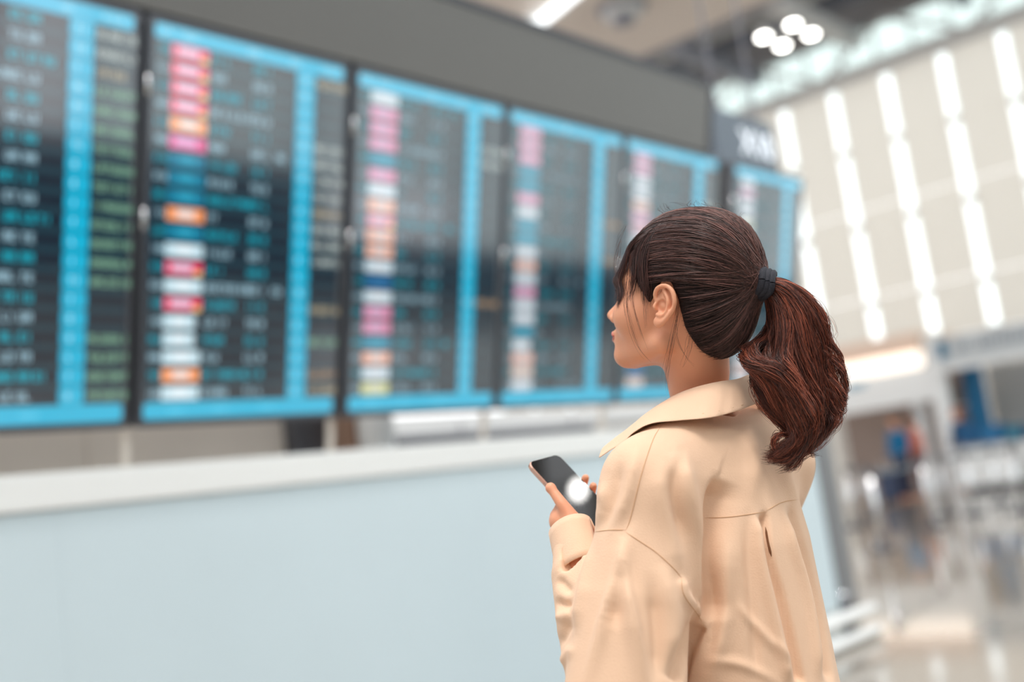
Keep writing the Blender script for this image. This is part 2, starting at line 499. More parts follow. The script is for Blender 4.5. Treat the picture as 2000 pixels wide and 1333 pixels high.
for i, (ya, yb) in enumerate(SCR):
    T = root('flight_board', bp((ya + yb) / 2, 0, 0), 'tall flight information screen, ' + SPOT[i], 'screen', 'flight information screens in a row')
    m = MB(); bbox(m, ya - 0.028, yb + 0.028, -0.03, 1.735, -0.075, 0.0, r=0.012); bz = m.build('bezel', M_bezel, T)
    m = MB(); bbox(m, ya - 0.004, yb + 0.004, -0.004, 1.709, 0.0002, 0.002, C_BG); sc = m.build('screen', M_glow, T, cname='glow')
    # row bands
    for r in range(20):
        s = 1.601 - r * 0.0782
        m = MB(); bbox(m, ya + 0.006, yb - 0.006, s - 0.0391 - 0.014, s - 0.0391 + 0.014, 0.002, 0.0026, C_BAND)
        m.build('row_band', M_glow, sc, cname='glow')
    m = MB(); bbox(m, ya + 0.004, yb - 0.004, 1.640, 1.704, 0.002, 0.0034, C_CY, r=0.018); hb = m.build('header_bar', M_glow, sc, cname='glow')
    m = MB()
    for yy, n in ((0.03, 4), (0.13, 6), (0.47, 5), (0.72, 4), (0.90, 7)):
        glyphs(m, ya + yy, 1.672, 0.018, n, (0.35, 0.72, 0.88), 0.005)
    m.build('header_text', M_glow, sc, cname='glow')['kind'] = 'stuff'
    m = MB(); bbox(m, ya + 0.004, yb - 0.004, 0.002, 0.076, 0.002, 0.0034, C_CY, r=0.018); fb = m.build('footer_bar', M_glow, sc, cname='glow')
    m = MB()
    for yy, n in ((0.12, 7), (0.36, 5), (0.60, 6)):
        glyphs(m, ya + yy, 0.04, 0.016, n, (0.12, 0.62, 0.85), 0.005)
    m.build('footer_text', M_glow, sc, cname='glow')['kind'] = 'stuff'
    # gate column
    g0, g1 = (yb - 0.285, yb - 0.178)
    m = MB(); bbox(m, g0 + 0.004, g1 - 0.004, 0.06, 1.66, 0.0024, 0.003, C_CYD); m.build('gate_column', M_glow, sc, cname='glow')
    for r in range(20):
        s = 1.601 - r * 0.0782
        m = MB(); bbox(m, g0, g1, s - 0.0325, s + 0.0325, 0.0028, 0.0038, C_CY, r=0.012)
        m.build('gate_cell', M_glow, sc, cname='glow')
    m = MB()
    for r in range(20):
        s = 1.601 - r * 0.0782
        glyphs(m, g0 + 0.03, s, 0.026, 2 if r in (0, 1, 3, 4, 6, 13) else 1, (0.45, 0.80, 0.92), 0.0046)
    m.build('gate_text', M_glow, sc, cname='glow')['kind'] = 'stuff'
    # airline tags
    mt = MB()
    for r, ch in enumerate(LOGOS[i]):
        s = 1.601 - r * 0.0782
        c0, c1 = LOGO[ch]
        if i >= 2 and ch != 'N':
            pale = (0.0, 0.0, 0.35, 0.5, 0.55, 0.6)[i]  # washed-out look of oblique viewing mixed into the tag colours
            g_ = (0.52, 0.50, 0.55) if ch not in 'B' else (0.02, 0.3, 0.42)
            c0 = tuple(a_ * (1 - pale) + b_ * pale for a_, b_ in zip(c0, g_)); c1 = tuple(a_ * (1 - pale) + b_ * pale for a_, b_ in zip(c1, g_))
        l0 = ya + 0.086
        l1 = ya + 0.272 - (0.03 if ch == 'W' and r in (15, 16) else 0)
        m = MB(); bbox(m, l0, l1, s - 0.0295, s + 0.0295, 0.0028, 0.0036, c0, r=0.006)
        bbox(m, l0 + 0.05 - (0.02 if ch in 'RP' else 0), l1 - 0.05, s - 0.014, s + 0.02, 0.0036, 0.0041, c1, r=0.006)
        if ch == 'R':
            bbox(m, l1 - 0.04, l1 - 0.004, s - 0.032, s - 0.010, 0.0036, 0.0041, (0.9, 0.6, 0.2), r=0.006)
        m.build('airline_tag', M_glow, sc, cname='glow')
        alt = C_TX if r % 2 else (0.0, 0.40, 0.52)
        if i == 1 and r % 2 == 0: alt = (0.0, 0.36, 0.48)
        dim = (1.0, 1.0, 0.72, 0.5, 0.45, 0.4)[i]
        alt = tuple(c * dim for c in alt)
        glyphs(mt, ya + 0.02, s, 0.03, 3, alt)
        nd = (9 if r % 5 == 3 else 3 + (r * 7 + i) % 4)
        glyphs(mt, ya + 0.29, s, 0.034, nd, alt, gap=(2,) if r % 3 == 0 else ())
        glyphs(mt, ya + 0.515, s, 0.036, 5 if i == 0 else 4, alt, gap=(2,))
        if (r * 5 + i) % 8 == 2:
            glyphs(mt, ya + 0.655, s, 0.034, 2, alt)
        k = REM[i][r] if r < len(REM[i]) else '.'
        if k != '.':
            glyphs(mt, yb - 0.165, s - 0.002, 0.033, 5 if (i == 0 and r == 2) else 7, CR[k])
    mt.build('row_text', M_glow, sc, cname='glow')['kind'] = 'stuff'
    m = MB(); bbox(m, max(ya - 0.085, SCR[i - 1][1] + 0.029) if 0 < i < 5 else ya - 0.05, ya - 0.029, -0.02, 1.72, -0.12, -0.078); m.build('gap_backing', M_black, T)
    m = MB(); m.cyl(bp(ya, 0.12, -0.13), (WX - 0.17, ya, 1.556), 0.02, 12); m.build('support_post', M_steel, T, True)
    for s in (0.86, 1.43):
        m = MB(); m.tube([bp(ya - 0.026, s - 0.045, 0.007), bp(ya - 0.026, s + 0.045, 0.007)], 0.0105, 10)
        m.build('latch', M_chrome, T, True)

# slate sign beyond the fascia
sg = root('row_sign', (-4.2, 8.0, 3.5), 'slate grey hanging sign with white characters above the last flight board', 'sign')
box('sign_box', (-4.3, 7.52, 3.515), (-4.2, 8.48, 3.965), M_sign, sg, bev=0.006)
fc = bpy.data.curves.new('sign_text', 'FONT'); fc.body = 'X10'; fc.size = 0.30; fc.extrude = 0.004; fc.align_x = 'CENTER'; fc.align_y = 'CENTER'
fo = bpy.data.objects.new('tmp', fc); COL.objects.link(fo)
dg = bpy.context.evaluated_depsgraph_get()
tm = bpy.data.meshes.new_from_object(fo.evaluated_get(dg)); bpy.data.objects.remove(fo)
tm.transform(Matrix(((0, 0, 1, -4.196), (1, 0, 0, 8.16), (0, 1, 0, 3.73), (0, 0, 0, 1))))
tm.materials.clear(); tm.materials.append(M_text)
so = link('sign_text', tm, sg)
for yy in (7.7, 8.3):
    MB().cyl((-4.25, yy, 3.96), (-4.25, yy, 13.0), 0.012, 8).build('hanger_rod', M_beamd, sg)

# ------------------------------------------------------------------ roof of the hall
for k in range(11):  # unseen louvres, added to shape the light from above
    rb = box('added_louvre_%d' % (k + 1), (-40, -12 + 2.3 * k, 13.0), (8.2, -11.1 + 2.3 * k, 13.3), M_soffit)
    props(rb, 'added unseen grey roof louvre panel shaping the overhead light', 'louvre', 'added roof louvres', 'structure')
cl = root('ceiling', (-12, 22, 13), 'warm grey ceiling soffit and dark roof deck with steel beams', 'ceiling', kind='structure')
box('soffit', (-40, 13, 13.0), (6, 26.45, 13.25), M_soffit, cl)
box('deck', (-40, 26.4, 14.6), (6, 33, 14.8), M_deck, cl)
box('soffit_edge', (-40, 26.45, 12.95), (6, 26.7, 13.4), M_beamd, cl)
for y, z, w, m_ in ((27.2, 13.5, 0.5, M_beam), (28.2, 13.9, 0.22, M_beamd), (29.3, 13.9, 0.3, M_beam), (30.6, 13.9, 0.35, M_beamd)):
    box('cross_beam', (-40, y, z), (6, y + w, z + 0.5), m_, cl)
for k in range(-4, 6):
    x = -12.8 + 3.3 * k
    box('long_beam', (x - 0.2, 26.4, 13.05), (x + 0.2, 32.2, 13.5), M_beam if k % 2 == 0 else M_beamd, cl)
    box('deck_rib', (x + 1.6, 26.7, 14.0), (x + 1.75, 32.2, 14.6), M_beamd, cl)
tb = root('linear_lamp', (-15, 21.6, 12.9), 'bright white linear ceiling lamp above the grey fascia', 'lamp')
box('lamp_housing', (-17.0, 21.4, 12.86), (-15.7, 21.85, 12.99), M_white, tb)
_p, _q = onz(1037, 42, 12.85), onz(1095, -6, 12.85)
_d = _q - _p
MB().tube([_p - [0, 0, 0.18], _p + 2.5 * _d - [0, 0, 0.18]], 0.12, 12).build('lamp_tube', M_tube, tb, True)
dv = onz(1136, 22, 12.9) + [0.6, 0.9, 0]
vt = root('ceiling_vent', tuple(dv), 'round grey air diffuser on the ceiling soffit', 'vent')
for r, m_ in ((0.62, M_beamd), (0.46, M_beam), (0.28, M_beamd)):
    MB().cyl(dv + [0, 0, 0.1], dv - [0, 0, 0.62 - r], r, 24).build('ring', m_, vt, True)
# four spotlights on one square frame
lp = [onz(x, y, 12.6) for x, y in ((1492, 72), (1549, 48), (1584, 67), (1528, 89))]
lc = sum(lp) / 4
sf = root('spotlight_cluster', tuple(lc + [0, 0, 0.4]), 'square cluster of four glowing round spotlights under the roof beams', 'lamp')
for k in range(4):
    a, b = lp[k], lp[(k + 1) % 4]
    MB().cyl(a + [0, 0, 0.22], b + [0, 0, 0.22], 0.03, 8).build('frame_bar', M_beam, sf, True)
    h = MB().cyl(a + [0, 0, 0.24], a, 0.1, 18, 0.17).build('lamp_head', M_beam, sf, True)
    MB().cyl(a, a - [0, 0, 0.02], 0.155, 20).build('bulb', M_lamp, h, True)
MB().cyl(lc + [0, 0, 0.2], lc + [0, 0, 0.95], 0.03, 8).build('drop_rod', M_beam, sf)
for k in (0, 2):
    MB().cyl(lp[k] + [0, 0, 0.22], lc + [0, 0, 0.5], 0.02, 8).build('frame_bar', M_beam, sf)

# ------------------------------------------------------------------ far wall with tall slit windows
FY = 32.0
wf = root('wall_far', (-12, FY, 0), 'tall off-white far wall of panels between slit windows', 'wall', kind='structure')
X0, PX = -13.72, 1.665
def trn(z):
    pass
for k in range(-9, 12):
    xs = X0 + PX * k
    a, b = xs + 0.14, xs + PX - 0.14
    for z0, z1 in ((0, 4.05), (4.05, 5.6), (5.6, 8.2), (8.2, 12.0)):
        box('wall_panel', (a, FY, z0 + 0.01), (b, FY + 0.012, z1 - 0.01), M_blind, wf, bev=0)
    box('base_panel', (xs - 0.14, FY + 0.02, 0), (xs + 0.14, FY + 0.2, 4.15), M_offwhite, wf, bev=0)
    zz = 4.15
    for z0, z1 in ((4.15, 5.3), (5.42, 7.6), (7.8, 9.9), (10.0, 12.0)):
        box('window_pane', (xs - 0.14, FY + 0.1, z0), (xs + 0.14, FY + 0.12, z1), M_glass, wf, bev=0)
        box('transom', (xs - 0.14, FY + 0.05, z1), (xs + 0.14, FY + 0.17, z1 + 0.22), M_offwhite, wf, bev=0)
box('upper_wall', (-40, FY - 0.1, 13.5), (6, FY + 0.2, 14.6), M_deck, wf)
box('wall_head', (-40, FY - 0.2, 12.0), (6, FY + 0.3, 12.22), M_beam, wf)
for k in range(-16, 18):
    x = -12.8 + 1.1 * k
    box('clerestory_pane', (x - 0.53, FY + 0.1, 12.22), (x + 0.53, FY + 0.12, 13.5), M_glass2, wf, bev=0)
    box('mullion', (x + 0.53, FY + 0.02, 12.22), (x + 0.57, FY + 0.2, 13.5), M_beam, wf)
    if k % 2 == 0:
        s_ = 1 if k % 4 == 0 else -1
        MB().cyl((x - 1.1 * s_, FY - 0.35, 12.2), (x + 1.1 * s_, FY - 0.35, 13.5), 0.07, 8).build('truss_diagonal', M_beam, wf)
MB().cyl((-40, FY - 0.35, 12.25), (6, FY - 0.35, 12.25), 0.1, 8).build('truss_chord', M_beam, wf)

# ------------------------------------------------------------------ the woman
UPW = np.array([0, 0, 1.0])
SKIN = mat('skin', (229, 166, 134), 0.42, var=0.04, vscale=30, bump=0.05, bscale=300, sss=0.25, sssr=(0.012, 0.005, 0.003), spec=0.4)
SHIRT = mat('peach_cotton', (234, 199, 171), 0.85, var=0.03, vscale=14, bump=0.10, bscale=420, sheen=0.15, spec=0.2)
SEAM = mat('peach_stitching', (214, 174, 138), 0.9)
INNER = mat('peach_cotton_lining', (214, 160, 112), 0.9)
HAIR = mat('hair_fibre', rough=0.30, spec=0.6, attr='tint')
SCALP = mat('hair_base', (34, 24, 24), 0.6, bump=0.3, bscale=120, spec=0.25)
DENIM = mat('dark_trousers', (52, 56, 70), 0.85, bump=0.1, bscale=300)
SHOE = mat('white_shoe', (230, 228, 224), 0.5)

# head frame: F to the face, L to her left (towards the camera side), U up
def hframe(yaw, pitch):
    F = np.array([cos(yaw), sin(yaw), 0.0])
    L = np.cross(UPW, F)
    F2 = F * cos(pitch) + UPW * sin(pitch)
    U2 = np.cross(F2, L)
    return F2, L, U2
HF, HL, HU = hframe(radians(180 + 9), radians(18))
HR = np.array([HF, HL, HU])
EAR = at(1291, 598, 1.585)
HO = EAR - 0.072 * HL
def hw(f, l, u):
    return HO + f * HF + l * HL + u * HU
def tolocal(P):
    return (P - HO.astype(np.float32)) @ HR.T.astype(np.float32)

TOR = at(1388, 905, 1.64)                     # middle between the shoulder joints
TYAW = radians(180 - 5)
TF = np.array([cos(TYAW), sin(TYAW), 0]); TL = np.cross(UPW, TF)
def tw(f, l, u):
    return TOR + f * TF + l * TL + u * UPW
LSH = tw(0.0, 0.148, -0.016); RSH = tw(0.0, -0.160, -0.012)
ELB = at(1222, 1392, 1.45)
WRI = at(1118, 1046, 1.625)
R_ELB = tw(0.13, -0.150, -0.27)
C0N = at(1385, 765, 1.655)
NB = tw(-0.01, 0, 0.055)                     # neck base

# phone first: the hand closes on it
PH_TL, PH_TR, PH_BL = at(1030, 903, 1.700), at(1085, 888, 1.748), at(1146, 1024, 1.640)
pu = _n(PH_TR - PH_TL); pv = PH_BL - PH_TL; pv = _n(pv - (pv @ pu) * pu); pn = np.cross(pv, pu)
if pn @ (CAM - PH_TL) < 0: pn = -pn
PW, PHH, PT = 0.071, 0.146, 0.008
def pp(a, b, c=0.0):
    return PH_TL + pu * a + pv * b + pn * c

NECKM = tolocal(at(1362, 725, 1.665)); NECKB = tolocal(at(1366, 778, 1.672))
def head_fn(P):
    q = tolocal(P)
    l = np.abs(q[..., 1])
    qs = np.stack([q[..., 0], l, q[..., 2]], -1)
    d = s_ell(qs, (0.001, 0, 0.045), (0.090, 0.073, 0.083))
    d = smin(d, s_ell(qs, (0.046, 0, -0.012), (0.050, 0.058, 0.070)), 0.02)
    d = smin(d, s_cone(qs, (0.004, 0.047, -0.052), (0.070, 0.012, -0.077), 0.016, 0.016), 0.022)
    d = smin(d, s_ell(qs, (0.077, 0, -0.078), (0.019, 0.022, 0.016)), 0.014)
    d = smin(d, s_ell(qs, (0.052, 0.046, -0.018), (0.030, 0.020, 0.024)), 0.025)
    d = smin(d, s_ell(qs, (0.070, 0, -0.050), (0.026, 0.030, 0.022)), 0.015)
    d = smin(d, s_ell(qs, (0.078, 0.02, 0.03), (0.018, 0.03, 0.010)), 0.014)
    d = smax(d, -s_ell(qs, (0.096, 0.031, 0.008), (0.016, 0.018, 0.012)), 0.012)
    d = smin(d, s_ell(qs, (0.077, 0.031, 0.007), (0.0125, 0.013, 0.012)), 0.004)
    d = smin(d, s_path(qs, [(0.090, 0, 0.016), (0.101, 0, -0.006), (0.1115, 0, -0.021)], [0.006, 0.0065, 0.0082]), 0.010)
    d = smin(d, s_ell(qs, (0.099, 0.009, -0.026), (0.011, 0.008, 0.0075)), 0.006)
    d = smin(d, s_ell(qs, (0.0945, 0, -0.0465), (0.0085, 0.020, 0.0052)), 0.005)
    d = smin(d, s_ell(qs, (0.0925, 0, -0.0575), (0.0085, 0.017, 0.0058)), 0.005)
    d = smax(d, -s_ell(qs, (0.104, 0, -0.0520), (0.008, 0.024, 0.0012)), 0.003)
    # neck
    d = smin(d, s_path(q, [(-0.018, 0, -0.015), NECKM, NECKB], [0.050, 0.0465, 0.042]), 0.022)
    return d
_lo = HO - [0.14, 0.13, 0.20]; _hi = HO + [0.14, 0.13, 0.15]
hv, hf = nets(head_fn, _lo, _hi, 0.0026)
hv = relax(hv, hf, 2)

# ear, in its own frame: e0 backwards, e1 outwards, e2 up
EB = -HF * cos(radians(6)) + HL * sin(radians(6))
EU = _n(HU - 0.16 * HF * -1 * -1)
EU = _n(HU - (HU @ EB) * EB + 0.10 * EB)
EO = _n(np.cross(EU, EB)); EO = EO if EO @ HL > 0 else -EO
ER = np.array([EB, EO, EU])
EC = hw(-0.003, 0.0745, 0.000)
def ear_fn(P):
    q = ((P - EC.astype(np.float32)) @ ER.T.astype(np.float32)) / np.array([0.93, 0.93, 0.84], np.float32)
    helix = [(-0.006, 0.004, 0.004), (-0.011, 0.006, 0.014), (-0.007, 0.008, 0.027), (0.006, 0.009, 0.034), (0.019, 0.010, 0.029), (0.0255, 0.010, 0.014), (0.0235, 0.009, -0.002), (0.016, 0.008, -0.016), (0.008, 0.006, -0.026)]
    hp = catmull(helix, 22)
    d = s_path(q, hp, np.interp(np.linspace(0, 1, 22), [0, .3, .6, 1], [0.0028, 0.0036, 0.0038, 0.0034]))
    d = smin(d, s_ell(q, (0.001, 0.006, -0.027), (0.0085, 0.0045, 0.0095)), 0.006)          # lobe
    d = smin(d, s_ell(q, (0.008, 0.002, 0.006), (0.0165, 0.0045, 0.027)), 0.004)            # plate
    anti = catmull([(0.004, 0.006, 0.025), (0.012, 0.008, 0.016), (0.0155, 0.0085, 0.004), (0.012, 0.0075, -0.009), (0.004, 0.007, -0.017)], 12)
    d = smin(d, s_path(q, anti, [0.0030] * 12), 0.004)
    d = smin(d, s_ell(q, (-0.0075, 0.0065, -0.003), (0.0040, 0.0040, 0.0062)), 0.004)        # tragus
    d = smin(d, s_ell(q, (0.000, 0.0065, -0.0150), (0.0050, 0.0038, 0.0036)), 0.004)
    d = smax(d, -s_ell(q, (0.003, 0.0090, 0.000), (0.0090, 0.0095, 0.0115)), 0.002)          # concha
    d = smax(d, -s_ell(q, (-0.001, 0.000, -0.001), (0.0042, 0.014, 0.0050)), 0.002)           # canal
    d = smax(d, -s_path(q, catmull([(0.001, 0.0115, 0.026), (0.012, 0.0125, 0.0245), (0.0205, 0.0125, 0.013), (0.0195, 0.0115, 0.0)], 8), [0.0032] * 8), 0.002)
    d = smin(d, s_cone(q, (0.000, -0.016, 0.0), (0.003, -0.007, 0.0), 0.012, 0.011), 0.004)
    return d
ev, ef = nets(ear_fn, EC - 0.048, EC + 0.048, 0.0011)
ev = relax(ev, ef, 1)
ev2 = (ev - HO) @ HR.T; ev2[:, 1] *= -1; ev2 = ev2 @ HR + HO

# left hand round the phone
def fing(pts, r):
    return pts, r
HAND = []
wr = WRI
palm_c = pp(-0.006, 0.118, -0.030)
# thumb along the left edge
TH = [pp(0.012, 0.168, -0.022), pp(-0.006, 0.128, -0.006), pp(-0.0085, 0.090, 0.001), pp(-0.0055, 0.058, 0.0035)]
FG = []
for k, b in enumerate((0.066, 0.084, 0.102, 0.118)):
    ln = (0.0, 0.004, 0.002, -0.004)[k]
    FG.append([pp(0.004, b + 0.020, -0.030), pp(0.030 + ln * 0.5, b + 0.004, -0.026), pp(0.062 + ln, b - 0.004, -0.024), pp(0.0785 + ln * 0.4, b - 0.006, -0.012), pp(0.0775, b - 0.008, 0.002)])
def lhand_fn(P):
    d = s_cone(P, pp(0.0, 0.100, -0.026), pp(0.008, 0.150, -0.028), 0.020, 0.021)
    d = smin(d, s_cone(P, pp(0.016, 0.092, -0.030), pp(0.020, 0.145, -0.030), 0.014, 0.018), 0.018)
    d = smin(d, s_path(P, [pp(0.010, 0.150, -0.028), wr, wr * 0.55 + ELB * 0.45], [0.024, 0.0225, 0.031]), 0.018)
    d = smin(d, s_path(P, TH, [0.0155, 0.0118, 0.0088, 0.0064]), 0.010)
    d = smin(d, s_ell(P, TH[3], (0.0076, 0.0076, 0.0076)), 0.004)
    for g in FG:
        d = smin(d, s_path(P, g, [0.0095, 0.0085, 0.0078, 0.0070, 0.0058]), 0.005)
    return d
lv, lf = nets(lhand_fn, np.minimum(PH_TL, WRI) - 0.10, np.maximum(PH_BL, WRI) + 0.12, 0.0024)
lv = relax(lv, lf, 1)
# right hand just behind the phone, resting on its lower corner
R_WRI = pp(0.115, 0.190, -0.045)
RH = pp(0.090, 0.140, -0.040)
def rhand_fn(P):
    d = s_cone(P, RH, R_WRI, 0.022, 0.022)
    d = smin(d, s_cone(P, R_WRI, R_WRI * 0.5 + R_ELB * 0.5, 0.022, 0.032), 0.02)
    for k in range(4):
        a = pp(0.098 - 0.008 * k, 0.128 + 0.014 * k, -0.046)
        m_ = pp(0.072 - 0.004 * k, 0.100 + 0.015 * k, -0.052)
        e = pp(0.046, 0.096 + 0.015 * k, -0.046)
        d = smin(d, s_path(P, [a, m_, e], [0.009, 0.008, 0.0065]), 0.006)
    d = smin(d, s_path(P, [pp(0.100, 0.150, -0.036), pp(0.096, 0.120, -0.020), pp(0.088, 0.095, -0.010)], [0.012, 0.010, 0.007]), 0.008)
    return d
rv, rf = nets(rhand_fn, np.minimum(R_WRI, RH) - 0.13, np.maximum(R_WRI, RH) + 0.13, 0.003)
# hidden trunk and arms under the clothes
def trunk_fn(P):
    d = s_cone(P, tw(0.02, 0, -0.10), tw(0.01, 0, -0.42), 0.080, 0.085)
    d = smin(d, s_cone(P, LSH + TF * 0.02 - [0, 0, 0.01], RSH + TF * 0.02 - [0, 0, 0.01], 0.032, 0.032), 0.04)
    d = smin(d, s_cone(P, NB + TF * 0.03 - [0, 0, 0.08], NB + TF * 0.03, 0.036, 0.036), 0.03)
    for a, b, c in ((LSH, ELB, WRI), (RSH, R_ELB, R_WRI)):
        d = smin(d, s_path(P, [a, b, c], [0.032, 0.032, 0.020]), 0.02)
    for s_ in (1, -1):
        d = smin(d, s_path(P, [tw(0.0, 0.075 * s_, -0.42), tw(0.01, 0.08 * s_, -0.80), np.array([*tw(0.0, 0.085 * s_, 0)[:2], 0.07])], [0.085, 0.052, 0.034]), 0.03)
        ft = np.array([*tw(0, 0.085 * s_, 0)[:2], 0.035])
        d = smin(d, s_cone(P, ft, ft + TF * 0.13 + [0, 0, -0.008], 0.032, 0.024), 0.02)
    return d
tv, tf_ = nets(trunk_fn, np.array([TOR[0] - 0.42, TOR[1] - 0.33, 0.0]), np.array([TOR[0] + 0.25, TOR[1] + 0.33, TOR[2] + 0.12]), 0.011)
V = []; Fc = []; n0 = 0
for v, f in ((hv, hf), (ev, ef), (ev2, ef[:, ::-1]), (lv, lf), (rv, rf), (tv, tf_)):
    V.append(v); Fc.append(f + n0); n0 += len(v)
PR = root('person', (TOR[0], TOR[1], 0), 'woman with a ponytail in a loose peach shirt looking up at the boards', 'person')
body = mk('body', np.vstack(V), np.vstack(Fc), SKIN, PR, True)
# eyes
for s_ in (1, -1):
    v, f = nets(lambda P: s_ell(P, hw(0.0745, 0.031 * s_, 0.007), (0.0122, 0.0122, 0.0122)), hw(0.0745, 0.031 * s_, 0.007) - 0.016, hw(0.0745, 0.031 * s_, 0.007) + 0.016, 0.0022)
    e = mk('eye', v, f, mat('eye_white', (225, 220, 215), 0.2), PR, True)
    c = hw(0.0865, 0.031 * s_, 0.007)
    MB().cyl(c - HF * 0.001, c + HF * 0.0006, 0.0055, 14).build('iris', mat('dark_iris', (40, 24, 18), 0.15), e)
    m = MB()
    for k in range(9):
        a = (k - 4) / 4
        p0 = hw(0.087 - 0.004 * a * a, (0.031 + 0.011 * a) * s_, 0.0125)
        m.tube([p0, p0 + HF * 0.005 + HU * 0.001, p0 + HF * 0.008 + HU * 0.004], [0.0004, 0.0003, 0.0001], 3)
    m.build('eyelash', SCALP, e)
lipv = catmull([hw(0.0945, 0.019, -0.051), hw(0.1015, 0.008, -0.0475), hw(0.1025, 0, -0.0480), hw(0.1015, -0.008, -0.0475), hw(0.0945, -0.019, -0.051)], 14)
m = MB().tube(lipv, [0.001] + [0.0034] * 12 + [0.001], 8)
m.tube(catmull([hw(0.092, 0.018, -0.053), hw(0.0985, 0.008, -0.0570), hw(0.0998, 0, -0.0575), hw(0.0985, -0.008, -0.0570), hw(0.092, -0.018, -0.053)], 14), [0.001] + [0.0036] * 12 + [0.001], 8)
m.build('lips', mat('lip', (205, 120, 108), 0.35), PR, True)

# ------------------------------------------------------------------ shirt
def torso_sec(z):
    u = z - TOR[2]
    a = np.interp(u, [-0.45, -0.30, -0.12, -0.02, 0.05], [0.128, 0.134, 0.145, 0.140, 0.09])
    b = np.interp(u, [-0.45, -0.30, -0.12, -0.02, 0.05], [0.138, 0.124, 0.116, 0.098, 0.070])
    return a, b
def shirt_fn(P):
    q = P - TOR.astype(np.float32)
    f = q @ TF.astype(np.float32); l = q @ TL.astype(np.float32); u = q[..., 2]
    a, b = torso_sec(P[..., 2])
    k = np.sqrt((l / a) ** 2 + ((f - 0.004) / b) ** 2)
    d = (k - 1) * np.minimum(a, b)
    d = np.maximum(d, u - 0.030)
    d = smax(d, -(u + 0.44), 0.01)
    sh = s_path(P, [LSH + TF * -0.004, tw(-0.012, 0.07, 0.020), tw(-0.010, 0, 0.028), tw(-0.012, -0.07, 0.026), RSH], [0.054, 0.046, 0.044, 0.046, 0.050])
    d = smin(d, sh, 0.06)
    up_ = s_path(P, [LSH, LSH * 0.45 + ELB * 0.55, ELB], [0.054, 0.074, 0.080])
    d = smin(d, up_, np.interp(u, [-0.26, -0.04], [0.007, 0.045]).astype(np.float32))
    c1 = ELB * 0.25 + WRI * 0.75
    fo = s_path(P, [ELB, ELB * 0.55 + WRI * 0.45, c1, WRI * 0.93 + ELB * 0.07], [0.066, 0.058, 0.046, 0.034])
    d = smin(d, fo, 0.004)
    ra = s_path(P, [RSH, R_ELB, R_ELB * 0.2 + R_WRI * 0.8], [0.048, 0.055, 0.040])
    d = smin(d, ra, 0.03)
    # neck opening
    d = smax(d, -s_path(P, [C0N + [0, 0, -0.06], C0N + TF * 0.012 + [0, 0, 0.10]], [0.032, 0.046]), 0.010)
    # open placket beside the cuff
    d = smax(d, -s_path(P, [at(1146, 1066, 1.572), at(1126, 1082, 1.566), at(1114, 1106, 1.556)], [0.024, 0.020, 0.012]), 0.003)
    return d
sv, sf2 = nets(shirt_fn, np.array([TOR[0] - 0.40, TOR[1] - 0.37, TOR[2] - 0.47]), np.array([TOR[0] + 0.21, TOR[1] + 0.27, TOR[2] + 0.12]), 0.0034)
sv = relax(sv, sf2, 3)
nrm = vnormals(sv, sf2)

def seg_dist(px, poly):
    """distance to a polyline in px, signed side, and position along it"""
    best = np.full(len(px), 1e9); side = np.zeros(len(px)); tt = np.zeros(len(px))
    poly = np.asarray(poly, float)
    L = np.r_[0, np.cumsum(np.linalg.norm(np.diff(poly, axis=0), axis=1))]
    for i in range(len(poly) - 1):
        a, b = poly[i], poly[i + 1]; ab = b - a
        t = np.clip(((px - a) @ ab) / (ab @ ab), 0, 1)
        q = px - a - t[:, None] * ab
        d = np.hypot(q[:, 0], q[:, 1])
        m_ = d < best
        best[m_] = d[m_]
        side[m_] = np.sign(ab[0] * q[m_, 1] - ab[1] * q[m_, 0])
        tt[m_] = (L[i] + t[m_] * (L[i + 1] - L[i])) / L[-1]
    return best, side, tt
